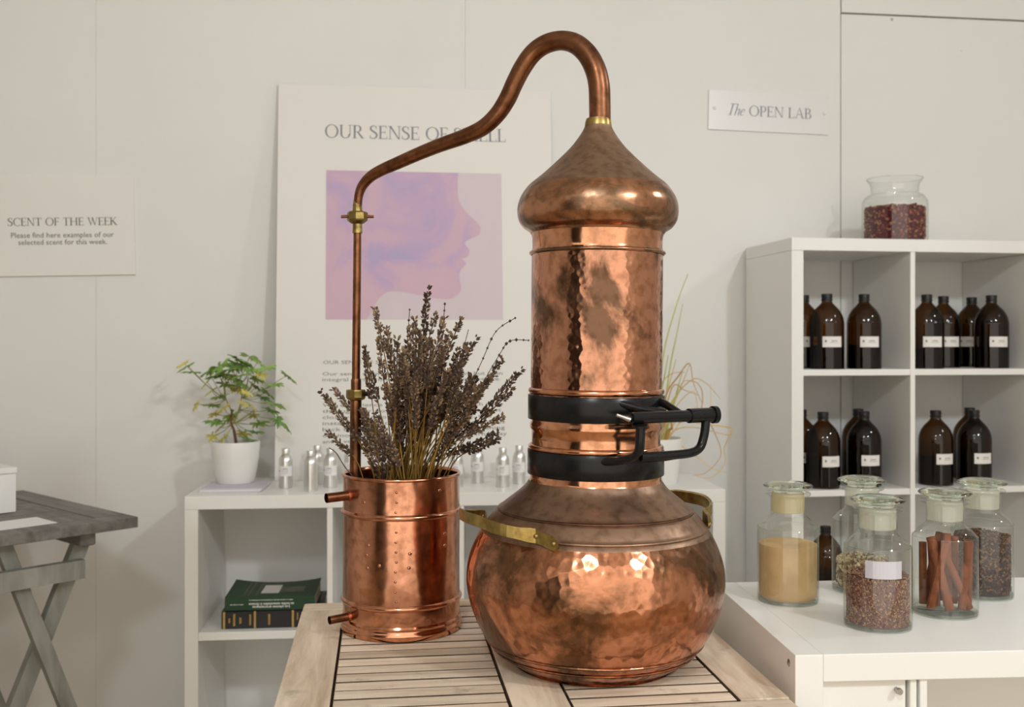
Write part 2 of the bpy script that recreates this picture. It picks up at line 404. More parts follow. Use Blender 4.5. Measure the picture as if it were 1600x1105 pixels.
# ------------------------------------------------------------------ lettering
def glyphs():
    """roman capitals with thick and thin strokes and serifs; cap height 1. Each entry: (advance, list of polygons)"""
    T, t, sv = 0.105, 0.045, 0.035
    G = {}
    def stroke(pts, w, n=6):
        pts = [(p[0], p[1], 0) for p in pts]
        c = spline(pts, n) if len(pts) > 2 else [Vector(p) for p in pts]
        m = len(c); out = []
        def W(k):
            x = k / (m - 1) * (len(w) - 1); i = min(int(x), len(w) - 2); return w[i] + (w[i + 1] - w[i]) * (x - i)
        L = []; R = []
        for k, p in enumerate(c):
            d = c[min(k + 1, m - 1)] - c[max(k - 1, 0)]
            d = d.normalized(); nn = Vector((-d.y, d.x, 0)) * W(k) / 2
            L.append(p + nn); R.append(p - nn)
        for k in range(m - 1):
            out.append([(L[k].x, L[k].y), (L[k + 1].x, L[k + 1].y), (R[k + 1].x, R[k + 1].y), (R[k].x, R[k].y)])
        return out
    def bar(x0, y0, x1, y1): return [[(x0, y0), (x1, y0), (x1, y1), (x0, y1)]]
    def stem(x, y0=0, y1=1, w=T, s0=True, s1=True, e=0.09):
        o = bar(x - w / 2, y0, x + w / 2, y1)
        if s0: o += bar(x - w / 2 - e, y0, x + w / 2 + e, y0 + sv)
        if s1: o += bar(x - w / 2 - e, y1 - sv, x + w / 2 + e, y1)
        return o
    def ring(cx, cy, rx, ry, a0, a1, wx=T, wy=t, n=22):
        o = []
        for k in range(n):
            b0 = math.radians(a0 + (a1 - a0) * k / n); b1 = math.radians(a0 + (a1 - a0) * (k + 1) / n)
            o.append([(cx + rx * math.cos(b0), cy + ry * math.sin(b0)), (cx + rx * math.cos(b1), cy + ry * math.sin(b1)),
                      (cx + (rx - wx) * math.cos(b1), cy + (ry - wy) * math.sin(b1)), (cx + (rx - wx) * math.cos(b0), cy + (ry - wy) * math.sin(b0))])
        return o
    G['O'] = (0.88, ring(0.44, 0.5, 0.41, 0.52, 0, 360, n=30))
    G['C'] = (0.76, ring(0.44, 0.5, 0.41, 0.52, 48, 312) + bar(0.70, 0.68, 0.73, 0.98))
    G['S'] = (0.54, stroke([(.43, .78), (.38, .93), (.25, .985), (.11, .91), (.085, .75), (.17, .61), (.33, .49), (.44, .35), (.44, .17), (.33, .04), (.2, .015), (.08, .09), (.05, .24)],
              [.03, .04, .05, .08, .1, .11, .12, .11, .1, .07, .05, .04, .03]) + bar(.415, .72, .445, .97) + bar(.035, .03, .065, .28))
    G['E'] = (0.60, stem(.14) + bar(.14, 1 - t, .52, 1) + bar(.14, 0, .55, t) + bar(.14, .49, .43, .49 + t) + bar(.495, .8, .525, 1) + bar(.525, 0, .555, .22) + bar(.41, .41, .44, .6))
    G['F'] = (0.55, stem(.14) + bar(.14, 1 - t, .51, 1) + bar(.14, .48, .43, .48 + t) + bar(.485, .78, .515, 1) + bar(.41, .4, .44, .6))
    G['N'] = (0.84, stem(.14, w=t) + stem(.70, w=t, s0=False) + [[(.08, 1), (.2, 1), (.723, 0), (.66, -.02)]])
    G['T'] = (0.68, stem(.34, s1=False) + bar(.04, 1 - t, .64, 1) + bar(.035, .78, .065, 1) + bar(.615, .78, .645, 1))
    G['H'] = (0.86, stem(.16) + stem(.70) + bar(.16, .49, .70, .49 + t))
    G['W'] = (1.08, [[(.06, 1), (.17, 1), (.38, 0), (.33, 0)], [(.53, 1), (.56, 1), (.365, 0), (.325, 0)], [(.45, 1), (.56, 1), (.79, 0), (.73, 0)], [(.97, 1), (1.0, 1), (.78, 0), (.735, 0)]]
              + bar(0, 1 - sv, .24, 1) + bar(.42, 1 - sv, .62, 1) + bar(.90, 1 - sv, 1.08, 1))
    G['K'] = (0.76, stem(.14) + [[(.17, .47), (.21, .43), (.62, 1), (.57, 1)], [(.24, .54), (.33, .62), (.74, 0), (.61, 0)]] + bar(.5, 1 - sv, .7, 1) + bar(.56, 0, .78, sv))
    G['U'] = (0.82, bar(.09, .3, .09 + T, 1) + bar(.655, .3, .70, 1) + ring(.395, .32, .305, .335, 180, 360) + bar(.02, 1 - sv, .27, 1) + bar(.58, 1 - sv, .78, 1))
    G['R'] = (0.70, stem(.14) + bar(.14, 1 - t, .32, 1) + bar(.14, .47, .32, .47 + t) + ring(.32, .735, .23, .265, -90, 90) + [[(.28, .48), (.38, .48), (.70, 0), (.57, 0)]] + bar(.56, 0, .74, sv))
    G['P'] = (0.60, stem(.14) + bar(.14, 1 - t, .32, 1) + bar(.14, .44, .32, .44 + t) + ring(.32, .72, .24, .28, -90, 90))
    G['B'] = (0.66, stem(.14) + bar(.14, 1 - t, .32, 1) + bar(.14, .49, .36, .49 + t) + bar(.14, 0, .34, t) + ring(.30, .755, .22, .245, -90, 90) + ring(.33, .265, .26, .265, -90, 90))
    G['M'] = (1.02, stem(.14, w=t) + stem(.87) + [[(.1, 1), (.21, 1), (.53, 0), (.47, 0)], [(.82, 1), (.88, 1), (.51, 0), (.48, 0)]])
    G['L'] = (0.58, stem(.14) + bar(.14, 0, .54, t) + bar(.515, 0, .545, .24))
    G['A'] = (0.78, [[(.36, 1.02), (.40, 1.02), (.72, 0), (.60, 0)], [(.36, 1.02), (.385, .98), (.12, 0), (.075, 0)]] + bar(.2, .34, .55, .34 + t) + bar(0, 0, .2, sv) + bar(.54, 0, .80, sv))
    def ital(polys, k=0.24): return [[(x + k * y, y) for x, y in p] for p in polys]
    G['t'] = (0.50, ital(bar(.2, 0, .28, 1) + bar(.02, 1 - t, .62, 1) + bar(.1, 0, .36, sv)))           # italic T
    G['h'] = (0.42, ital(bar(.06, 0, .13, 1.0) + stroke([(.12, .4), (.24, .56), (.34, .5), (.32, .2), (.33, .04), (.42, .06)], [.03, .05, .07, .07, .06, .03])))
    G['e'] = (0.38, ital(stroke([(.07, .28), (.22, .34), (.30, .46), (.2, .55), (.08, .42), (.05, .2), (.14, .03), (.3, .1)], [.03, .03, .05, .05, .07, .08, .05, .03])))
    G[' '] = (0.34, [])
    return G
GL = glyphs()
def serif_text(name, text, width, mat, parent, x0, z0, y=-0.0006, lines=None):
    """lettering as raised print in the local xz plane, scaled to a width; (x0, z0) = left end of the baseline"""
    adv = sum(GL[c][0] for c in text); s = width / adv
    mb = MB(); x = 0.0
    for c in text:
        a, polys = GL[c]
        for p in polys:
            vs = [(x0 + (x + q[0]) * s, y, z0 + q[1] * s * 0.83) for q in p]
            mb.add(vs, [tuple(range(len(vs)))])
        x += a
    return mb.build(name, mat, parent)
def sans_text(name, text, width, mat, parent, x0, z0, y=-0.0006, weight=0.0, height=None, rot=0.0, flip=False):
    cu = bpy.data.curves.new(name, 'FONT'); cu.body = text; cu.size = 1.0; cu.offset = weight
    cu.resolution_u = 2
    to = bpy.data.objects.new(name, cu); COL.objects.link(to)
    bpy.context.view_layer.update()
    me = bpy.data.meshes.new_from_object(to.evaluated_get(bpy.context.evaluated_depsgraph_get()))
    bpy.data.objects.remove(to); bpy.data.curves.remove(cu)
    xs = [v.co.x for v in me.vertices]; w = max(xs) - min(xs); mn = min(xs)
    s = width / w; sz = s if height is None else height / 0.7
    for v in me.vertices:
        x, z = (v.co.x - mn) * s, v.co.y * sz
        if flip: x, z = -x, -z
        v.co = Vector((x0 + x, y, z0 + z))
    me.materials.clear(); me.materials.append(mat)
    return put(name, me, parent)

# ------------------------------------------------------------------ the setting
WS = 0.13; WA = math.atan(WS); WY0 = 3.1835       # back wall: Y = WY0 + WS * X
def wall_u(px):
    k = (px - 800) / F; X = k * WY0 / (1 - WS * k); return X / math.cos(WA)
def wall_z(px, py):
    k = (px - 800) / F; X = k * WY0 / (1 - WS * k); return HC - (py - HY) / F * (WY0 + WS * X)
ZC = 2.9
wall = MB().box(-3.6, 3.6, 0.014, 0.11, 0, ZC).build('wall_back', M['wall_gap'])
wall.location = (0, WY0, 0); wall.rotation_euler = (0, 0, WA); tag(wall, 'white panelled partition wall', None, None, 'structure')
us = [-3.6, wall_u(150), wall_u(727), wall_u(1314), 3.6]
zs = wall_z(1314, 20)
for i in range(4):
    a = us[i] + (0.0002 if i < 3 else 0.0022); b = us[i + 1] - (0.0002 if i < 2 else 0.0022)
    if i < 3: boxpart('wall_panel', (a, b, 0, 0.014, 0, ZC), M['wall'], wall, bev=0.0002)
    else:
        boxpart('wall_panel', (a, b, 0.003, 0.014, 0, zs - 0.0025), M['wall'], wall, bev=0.0006)
        boxpart('wall_panel', (a, b, 0, 0.014, zs + 0.0025, ZC), M['wall'], wall, bev=0.0006)
for (px, py) in ((1394, 30), (1503, 78)):       # nail heads in the panels
    o = MB().lathe([(0.0, -0.002), (0.004, -0.0016), (0.005, 0.002)], 12).build('nail_head', M['steel'] if py < 50 else M['wall'], wall)
    o.rotation_euler = (math.radians(-90), 0, 0); o.location = (wall_u(px), 0.002, wall_z(px, py))
tag(MB().box(-3.7, 3.7, -1.4, 3.8, -0.1, 0).build('floor', M['floor']), kind='structure')
tag(MB().box(-3.7, 3.7, -1.4, 3.8, ZC, ZC + 0.1).build('ceiling', M['ceiling']), kind='structure')
tag(MB().box(-3.2, -3.1, -1.4, 3.0, 0, ZC).build('wall_left', M['wall']), kind='structure')
tag(MB().box(3.1, 3.2, -1.4, 3.5, 0, ZC).build('wall_right', M['wall']), kind='structure')
tag(MB().box(-3.1, -1.6, -1.48, -1.4, 0, 2.5).build('dark_reflect_panel', M['dark_panel']), 'unseen dark panel added behind the camera for the copper to reflect', None, None, 'structure')  # added out of view to give the copper its dark reflected band

# ------------------------------------------------------------------ low white shelf unit behind
LCX, LCY, LCA, LCTOP = -0.8544, 2.67, math.atan(0.09), 0.761
LW, LD = 1.4434, 0.36
lc = empty('shelf_unit', (LCX, LCY, 0), LCA, 'long low white cube shelf under the poster, holding two books', 'shelf')
boxpart('top_panel', (0.0, LW, 0, LD, LCTOP - 0.035, LCTOP), M['laminate'], lc)
boxpart('bottom_panel', (0.035, LW - 0.035, 0, LD, 0.0, 0.035), M['laminate'], lc)
boxpart('side_panel', (0, 0.035, 0, LD, 0, LCTOP - 0.0352), M['laminate'], lc)
boxpart('side_panel', (LW - 0.035, LW, 0, LD, 0, LCTOP - 0.0352), M['laminate'], lc)
cw = (LW - 0.07 - 0.045) / 4
ZSH = LCTOP - 0.035 - 0.322
for k in range(4):
    x = 0.035 + k * (cw + 0.015)
    boxpart('shelf_board', (x, x + cw, 0.003, LD, ZSH - 0.0217, ZSH), M['laminate'], lc)
    if k < 3: boxpart('divider', (x + cw, x + cw + 0.015, 0.002, LD, 0.035, LCTOP - 0.035), M['laminate'], lc)
def on_lc(px, Yfront=None, py=None, z=LCTOP):
    """point on the low unit's top seen at row py"""
    Y = (HC - z) * F / (py - HY); return Vector(((px - 800) / F * Y, Y, z))

# ------------------------------------------------------------------ tall white shelf unit on the right
RX, RY, RA, RTOP = 0.7975, 2.92, math.atan(0.15), 1.462
RD = 0.35; RC = 0.329; RS = 0.036
RW = RS * 2 + RC * 2 + 0.015 + 0.04
ru = empty('shelf_unit', (RX, RY, 0), RA, 'tall white cube shelf holding rows of amber bottles', 'shelf')
boxpart('top_panel', (0, RW, 0, RD, RTOP - 0.0365, RTOP), M['laminate'], ru)
boxpart('bottom_panel', (RS, RW - RS, 0, RD, 0, 0.036), M['laminate'], ru)
boxpart('side_panel', (0, RS, 0, RD, 0, RTOP - 0.0368), M['laminate'], ru)
boxpart('side_panel', (RW - RS, RW, 0, RD, 0, RTOP - 0.0368), M['laminate'], ru)
boxpart('divider', (RS + RC, RS + RC + 0.015, 0.002, RD, 0.036, RTOP - 0.0365), M['laminate'], ru)
RSH = [1.0845, 0.7375, 0.3860]
for z in RSH:
    for k in range(2):
        x = RS + k * (RC + 0.015)
        boxpart('shelf_board', (x, x + RC + 0.04 * k, 0.003, RD, z - 0.018, z), M['laminate'], ru)

# ------------------------------------------------------------------ white bench with the spice jars
BX, BY, BA, BTOP = 0.359, 1.298, math.atan(0.07), 0.77
BW, BD = 1.05, 0.39
bn = empty('display_bench', (BX, BY, 0), BA, 'white laminate bench in front carrying five glass spice jars', 'bench')
boxpart('top_panel', (0.0367, BW - 0.0367, 0, BD, BTOP - 0.035, BTOP), M['laminate'], bn, bev=0.001)
sp = boxpart('side_panel', (0, 0.0365, 0, BD, 0, BTOP), M['laminate'], bn, bev=0.001)
boxpart('side_panel', (BW - 0.0365, BW, 0, BD, 0, BTOP), M['laminate'], bn, bev=0.001)
boxpart('bottom_panel', (0.0365, BW - 0.0365, 0, BD, 0, 0.035), M['laminate'], bn)
boxpart('back_panel', (0.0365, BW - 0.0365, BD - 0.01, BD - 0.002, 0.035, BTOP - 0.035), M['laminate'], bn)
dr = boxpart('door', (0.038, 0.150, 0.012, 0.028, 0.04, BTOP - 0.037), M['laminate'], bn)
kn = MB().lathe([(0, -0.012), (0.004, -0.012), (0.0045, -0.008), (0.003, -0.005), (0.003, 0.001)], 16).build('knob', M['steel'], dr)
kn.rotation_euler = (math.radians(-90), 0, 0); kn.location = (0.137, 0.012, BTOP - 0.050)
boxpart('divider', (0.153, 0.162, 0.006, BD - 0.01, 0.035, BTOP - 0.035), M['laminate'], bn)
boxpart('divider', (0.165, 0.175, 0.004, BD - 0.01, 0.035, BTOP - 0.035), M['laminate'], bn)
scw = MB().lathe([(0, 0.0012), (0.004, 0.001), (0.0052, 0.0), (0.0052, -0.002)], 16).build('screw', M['steel'], sp)
scw.rotation_euler = (0, math.radians(-90), 0); scw.location = (0.0, 0.024, BTOP - 0.017)

# ------------------------------------------------------------------ bleached slatted table
TZ = 0.72; TA = math.atan(0.128)
# far-left corner and extents measured on the table plane
tfl = Vector((-0.3551, 1.748, 0))
TW, TL, TH = 0.640, 0.610, 0.028
tb = empty('slatted_table', (tfl.x, tfl.y, 0), TA, 'bleached wooden slatted garden table under the copper still', 'table')
def trail(name, x0, x1, y0, y1, mat, bev=0.003, dark_sides=None):
    o = boxpart(name, (x0, x1, y0, y1, TZ - TH, TZ), mat, tb, bev)
    o.data.materials.append(M['dark_edge'])
    for pf in o.data.polygons:                      # darker colour on the edges that face the slats
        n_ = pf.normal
        for ax, sg in (dark_sides or ()):
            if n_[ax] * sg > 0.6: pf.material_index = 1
    return o
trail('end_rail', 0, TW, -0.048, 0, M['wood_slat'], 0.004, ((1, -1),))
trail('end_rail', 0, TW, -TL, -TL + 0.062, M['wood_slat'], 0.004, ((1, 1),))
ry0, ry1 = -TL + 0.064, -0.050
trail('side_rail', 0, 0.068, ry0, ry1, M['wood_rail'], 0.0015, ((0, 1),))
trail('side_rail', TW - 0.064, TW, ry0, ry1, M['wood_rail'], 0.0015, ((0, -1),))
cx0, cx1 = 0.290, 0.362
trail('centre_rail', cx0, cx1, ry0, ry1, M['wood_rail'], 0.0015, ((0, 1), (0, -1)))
NS = 15; pitch = (ry1 - ry0) / NS
for (x0, x1) in ((0.0715, cx0 - 0.0035), (cx1 + 0.0035, TW - 0.0675)):
    me = MB().box(x0, x1, -pitch / 2 + 0.0021, pitch / 2 - 0.0021, TZ - 0.022, TZ - 0.0008, bev=0.0008).mesh('slat', [M['wood_slat'], M['dark_edge']])
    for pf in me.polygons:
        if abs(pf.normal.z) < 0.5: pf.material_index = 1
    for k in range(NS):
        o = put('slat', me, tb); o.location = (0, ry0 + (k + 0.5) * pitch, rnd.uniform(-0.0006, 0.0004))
boxpart('batten', (0.03, 0.06, -TL + 0.02, -0.02, TZ - 0.06, TZ - TH), M['wood_dark'], tb)
boxpart('batten', (TW - 0.06, TW - 0.03, -TL + 0.02, -0.02, TZ - 0.06, TZ - TH), M['wood_dark'], tb)
boxpart('batten', (cx0 + 0.015, cx1 - 0.015, -TL + 0.02, -0.02, TZ - 0.06, TZ - TH), M['wood_dark'], tb)
for (x, y) in ((0.04, -0.03), (TW - 0.08, -0.03), (0.04, -TL + 0.07), (TW - 0.08, -TL + 0.07)):
    boxpart('leg', (x, x + 0.04, y - 0.04, y, 0, TZ - TH), M['wood_rail'], tb)

# ------------------------------------------------------------------ the copper still
SX, SY = 0.1152, 1.44
st = empty('copper_still', (SX, SY, TZ), 0, 'large copper alembic still with onion head and black iron clamp on slatted table', 'still')
st.rotation_euler = (0, 0.008, 0)
def h(py): return HC - (py - HY) * SY / F - TZ        # height above the table for a row at the still's depth
prof = [(0, 0.0), (.104, 0.0), (.113, .002), (.122, .007), (.133, .014), (.146, .026), (.158, .044), (.168, .064), (.1755, .085), (.1795, .105), (.1803, .120),
        (.1785, .138), (.1735, .156), (.1655, .174), (.156, .190), (.1435, .206), (.129, .220), (.1125, .233), (.100, .244), (.0935, .2535)]
sp_ = [(p.x, p.y) for p in spline([(a, b, 0) for a, b in prof], 5)]
def with_grooves(pr, zs_, d=0.0011):
    out = []
    for (r, z) in pr:
        out.append((r, z))
    res = []
    for i in range(len(out) - 1):
        res.append(out[i])
        for zg in zs_:
            if out[i][1] < zg <= out[i + 1][1]:
                t = (zg - out[i][1]) / (out[i + 1][1] - out[i][1]); r = out[i][0] + (out[i + 1][0] - out[i][0]) * t
                for dz, dd in ((-0.0016, 0), (-0.0006, d), (0.0006, d), (0.0016, 0)):
                    res.append((r + dd, zg + dz))
    res.append(out[-1]); res.sort(key=lambda p: p[1]); return res
low = [p for p in sp_ if p[1] <= 0.186]
up_ = [p for p in sp_ if p[1] > 0.186]
up_.insert(0, low[-1])
MB().lathe(with_grooves(low, (0.022, 0.034)), 112).build('boiler', M['boiler'], st, 60)
MB().lathe(with_grooves(up_, (0.191, 0.2135), 0.0010), 112).build('shoulder', M['shoulder'], st, 60)
R0 = 0.0920
def ringprof(z, r, a, n=8):
    return [(r + a * math.cos(t), z + a * math.sin(t)) for t in [-math.pi / 2 + math.pi * k / n for k in range(n + 1)]]
neck = [(.0935, .2535), (R0 + .0003, .256), (R0, h(742))]
MB().lathe(neck + [(R0, h(706))], 96).build('neck', M['collar'], st)
for py0, py1, nm in ((701, 739, 'a'), (616.5, 654, 'b')):
    z1, z0 = h(py0), h(py1)
    MB().lathe([(R0, z0), (R0 + .0032, z0), (R0 + .0037, z0 + .0006), (R0 + .0037, z1 - .0006), (R0 + .0032, z1), (R0, z1)], 96).build('clamp_band', M['iron'], st)
MB().lathe(ringprof(h(697.5), R0 - 0.001, 0.0042) , 96).build('bead_ring', M['collar'], st)
MB().lathe([(R0, h(706)), (R0 - .001, h(694)), (R0 - .0018, h(690)), (R0 - .0018, h(672)), (R0 + .0008, h(668)), (R0 + .0008, h(662)), (R0 - .001, h(658)), (R0 - .001, h(650))], 96).build('collar', M['collar'], st)
MB().lathe([(R0 - .001, h(652)), (R0, h(612)), (R0, h(392))], 96).build('column', M['column'], st)
MB().lathe(ringprof(h(610.5), R0 - 0.0012, 0.0046), 96).build('bead_ring', M['collar'], st)
MB().lathe(ringprof(h(396.5), R0 + 0.001, 0.0026), 96).build('bead_ring', M['head'], st)
MB().lathe([(R0, h(393)), (R0 - .001, h(388)), (R0 - .0005, h(372)), (R0 + .0015, h(364))], 96).build('head_collar', M['collar'], st)
hp = [(R0 + .0015, h(366)), (.0965, h(362)), (.1045, h(356)), (.1105, h(346)), (.1128, h(333)), (.1115, h(318)), (.1060, h(304)), (.0970, h(291)), (.0850, h(280)), (.0735, h(269)),
      (.0600, h(255)), (.0480, h(242)), (.0370, h(229)), (.0275, h(215)), (.0210, h(203)), (.0180, h(194)), (.0168, h(186))]
hps = [(p.x, p.y) for p in spline([(a, b, 0) for a, b in hp], 4)]
ksp = max(i for i, p_ in enumerate(hps) if p_[1] <= h(291))
MB().lathe(hps[:ksp + 1], 96).build('onion_head', M['head'], st, 60)
MB().lathe(hps[ksp:], 96).build('cone', M['head_top'], st, 60)
MB().lathe([(.0190, h(197)), (.0185, h(192)), (.0172, h(187)), (.0155, h(187))], 40).build('solder_joint', M['brass'], st)
# swan neck: runs from the head over to the condenser pipe
stM = Matrix.Translation((SX, SY, TZ)) @ Euler((0, 0.008, 0)).to_matrix().to_4x4()
inv = stM.inverted()
KX, KY = -0.174, 1.614      # condenser centre
PXE, PYE = -0.2432, 1.607   # where the condenser pipe drops
def dep(px):
    t = (px - 937) / (558.5 - 937); return SY + (PYE - SY) * min(max(t, 0), 1)
swan = [(937.5, 192, 17.0), (937, 160, 17.0), (936, 134, 17.0), (930, 108, 16.8), (917, 84, 16.3), (898, 68, 15.8), (876, 63.5, 15.2), (853, 69, 15), (833, 83, 14.8), (817, 105, 14.5),
        (804, 130, 14.0), (792, 156, 13.8), (776, 180, 13.2), (754, 200, 12.6), (724, 214, 11.8), (690, 226, 11.0), (655, 240, 10.4), (622, 254.5, 9.8), (596, 266, 9.2), (578, 277, 8.6), (566, 291, 7.8), (560.5, 306, 7.0), (559.0, 322, 6.6)]
pts = []; rads = []
for px, py, r in swan:
    Y = dep(px); pts.append(inv @ P(px, py, Y)); rads.append(r * Y / F)
cp = spline([(p.x, p.y, p.z) for p in pts], 5)
cr = [v.x for v in spline([(r, 0, 0) for r in rads], 5)]
MB().tube(cp, cr, 24).build('swan_neck', M['pipe'], st, 80)
# union and drop pipe
def hd(py): return HC - (py - HY) * PYE / F
def local_lathe(name, prof, mat, n=24, px=558.5, sharp=40):
    X = (px - 800) / F * PYE
    o = MB().lathe(prof, n, 0, 0).build(name, mat, st, sharp)
    o.matrix_local = inv @ Matrix.Translation((X, PYE, 0))
    return o
q = PYE / F
local_lathe('union_sleeve', [(6.3 * q, hd(313)), (7.0 * q, hd(319)), (7.4 * q, hd(321)), (7.0 * q, hd(322)), (7.8 * q, hd(331)), (7.0 * q, hd(332))], M['brass'])
nut = local_lathe('union_nut', [(7 * q, hd(331)), (14 * q, hd(331)), (16.2 * q, hd(333)), (16.2 * q, hd(343)), (15 * q, hd(345.5)), (9.5 * q, hd(349.5)), (7 * q, hd(349.5))], M['brass'], 8, sharp=20)
for sgn in (-1, 1):
    o = MB().tube([(sgn * 15 * q, 0, hd(338.3)), (sgn * 25.5 * q, 0, hd(338.8))], [2.6 * q, 2.3 * q], 10).build('lug', M['pipe'], st)
    o.matrix_local = inv @ Matrix.Translation(((558.5 - 800) / F * PYE, PYE, 0))
local_lathe('union_sleeve', [(7 * q, hd(349.5)), (7.4 * q, hd(351)), (7.4 * q, hd(359)), (7.8 * q, hd(360)), (7.8 * q, hd(364.5)), (6 * q, hd(365))], M['brass'])
a = P(558.5, 362, PYE); b = P(556, 612, PYE)
MB().tube([inv @ a, inv @ b], [6.2 * q, 6.6 * q], 20).build('drop_pipe', M['pipe'], st)
local_lathe('union_sleeve', [(7.2 * q, hd(592)), (8.0 * q, hd(594)), (8.0 * q, hd(611)), (7 * q, hd(611))], M['pipe'], px=556.3)
local_lathe('union_nut', [(8 * q, hd(609)), (14.5 * q, hd(609)), (15.3 * q, hd(611)), (15.3 * q, hd(621)), (13.5 * q, hd(624)), (9 * q, hd(626))], M['brass'], 8, px=556, sharp=20)
a = P(556, 624, PYE); b = P(554.5, 800, PYE)
MB().tube([inv @ a, inv @ b], [9.0 * q, 8.6 * q], 20).build('drop_pipe', M['pipe'], st)
o = MB().tube([(14 * q, 0, hd(615)), (22 * q, -0.004, hd(617))], [3.6 * q, 2.8 * q], 10).build('lug', M['iron'], st)
o.matrix_local = inv @ Matrix.Translation(((556 - 800) / F * PYE, PYE, 0))
# brass carrying handles
def strap_mesh(pts, tall, thick, out_dirs):
    vs = []; fs = []
    for p, d, tl in zip(pts, out_dirs, tall):
        p = Vector(p); d = Vector(d)
        for dz in (-tl / 2, tl / 2):
            for s_ in (-thick / 2, thick / 2):
                vs.append(p + d * s_ + Vector((0, 0, dz)))
    for k in range(len(pts) - 1):
        a = k * 4; b = a + 4
        fs += [(a, b, b + 1, a + 1), (a + 2, a + 3, b + 3, b + 2), (a, a + 2, b + 2, b), (a + 1, b + 1, b + 3, a + 3)]
    fs += [(0, 1, 3, 2), tuple(len(vs) - 4 + i for i in (0, 2, 3, 1))]
    return vs, fs
def handle(center_az, z_mid, z_front, tip_r):
    ca = math.radians(center_az)
    pts = []; dirs = []; tall = []
    n = 36; span = math.radians(43)
    for k in range(n + 1):
        u = -1 + 2 * k / n
        az = ca + u * span
        rs = 0.1605                                   # radius of the shell at this height
        bulge = max(0.0, 1 - abs(u / 0.72) ** 3.0)
        r = rs + 0.0035 + (tip_r - rs) * bulge
        z = z_mid + (z_front - z_mid) * max(0, abs(u) - 0.2) / 0.8
        rr = 0.1665 - max(0.0, (z - 0.176)) * 0.55
        if bulge <= 0.0: r = rr + 0.0030
        else: r = rr + 0.0030 + (tip_r - rr) * bulge
        pts.append((r * math.cos(az), r * math.sin(az), z)); dirs.append((math.cos(az), math.sin(az), 0.45))
        tl = 0.0155
        if abs(u) > 0.60:
            w = (abs(u) - 0.60) / 0.40
            tl = 0.0155 + 0.0035 * abs(math.sin(w * math.pi * 2.0)) - (0.012 if abs(u) > 0.985 else 0)
        tall.append(tl)
    dirs = [Vector(d).normalized() for d in dirs]
    vs, fs = strap_mesh(pts, tall, 0.0042, dirs)
    hm = MB().add(vs, fs).build('brass_handle', M['brass'], st)
    for u in (-0.92, -0.72, 0.72, 0.92):
        k = int(round((u + 1) / 2 * n)); p = Vector(pts[k]); d = dirs[k]
        r = MB().lathe([(0, 0.0036), (0.002, 0.0032), (0.0034, 0.0018), (0.0036, 0.0)], 12).build('rivet', M['brass'], hm)
        r.location = p + d * 0.001; r.rotation_euler = d.to_track_quat('Z', 'Y').to_euler()
    return hm
handle(206, 0.213, 0.190, 0.192)
handle(35, 0.213, 0.196, 0.184)
# iron clamp lever
def SP(px, py, Y): return inv @ P(px, py, Y)
IR = M['iron']
lev = MB().tube([SP(986, 653.5, 1.315), SP(1078, 650, 1.36)], 0.0078, 18).build('lever_tube', IR, st)
MB().tube([SP(1076, 650, 1.36), SP(1114, 648.2, 1.378)], 0.0098, 20).build('lever_collar', IR, st)
MB().tube([SP(1113, 648.2, 1.3775), SP(1119, 648, 1.380)], 0.0118, 20).build('end_cap', IR, st)
MB().tube([SP(972, 654, 1.309), SP(990, 653.5, 1.317)], 0.0050, 14).build('pivot_pin', IR, st)
MB().tube([SP(963, 648.5, 1.300), SP(972, 651.5, 1.302), SP(984, 656, 1.305)], [0.0022, 0.0024, 0.0036], 10).build('split_pin', M['steel'], st)
MB().tube([SP(957, 627, 1.354), SP(1000, 639, 1.345), SP(1040, 645, 1.345)], [0.0050, 0.0048, 0.0046], 10).build('lever_arm', IR, st)
MB().tube([SP(1022, 624, 1.405), SP(1040, 632, 1.385), SP(1062, 646, 1.362)], [0.0062, 0.0055, 0.005], 10).build('lever_arm', IR, st)
MB().tube([SP(1000, 664, 1.312), SP(1000, 668, 1.3125)], 0.0098, 18).build('washer', IR, st)
MB().tube(spline([SP(1001, 667, 1.3125), SP(1000, 690, 1.3135), SP(998, 705, 1.317), SP(988, 715, 1.325), SP(965, 720, 1.338), SP(936, 722, 1.352)], 6),
          [0.0064] * 14 + [0.0058] * 17, 14).build('bracket_rod', IR, st)
MB().tube(spline([SP(1001, 714.5, 1.322), SP(1040, 712, 1.338), SP(1078, 708, 1.355), SP(1093, 700, 1.364), SP(1099, 685, 1.368), SP(1102, 668, 1.370), SP(1103, 652, 1.372)], 6), 0.0060, 14).build('bracket_rod', IR, st)
MB().tube([SP(1012, 718, 1.372), SP(1040, 716, 1.358), SP(1070, 711, 1.353)], 0.0040, 10).build('brace', IR, st)

# ------------------------------------------------------------------ condenser pot with lavender
bk = empty('condenser_pot', (KX, KY, TZ), 0, 'cylindrical copper condenser pot with two short spouts, filled with dried lavender', 'pot')
KR = 0.0915
bead = lambda z, r=KR, a=0.0034: [(r, z - a * 1.3), (r + a * .75, z - a * .7), (r + a, z), (r + a * .75, z + a * .7), (r, z + a * 1.3)]
outer = [(KR, .012)] + bead(.0475) + [(KR, .06), (KR - .0003, .12), (KR, .17)] + bead(.1835) + [(KR, .2), (KR - .0003, .225), (KR, .238)]
MB().lathe(outer + [(KR - .0018, .238), (KR - .0018, .006)], 96, cap1=True).build('wall_shell', M['bucket'], bk, 50)
MB().lathe([(0, 0), (KR + .0022, 0), (KR + .0034, .002), (KR + .0034, .009), (KR + .002, .0115), (KR + .0005, .015), (KR + .0018, .018), (KR + .0002, .021)], 96).build('base_flange', M['pipe'] if False else M['bucket'], bk, 50)
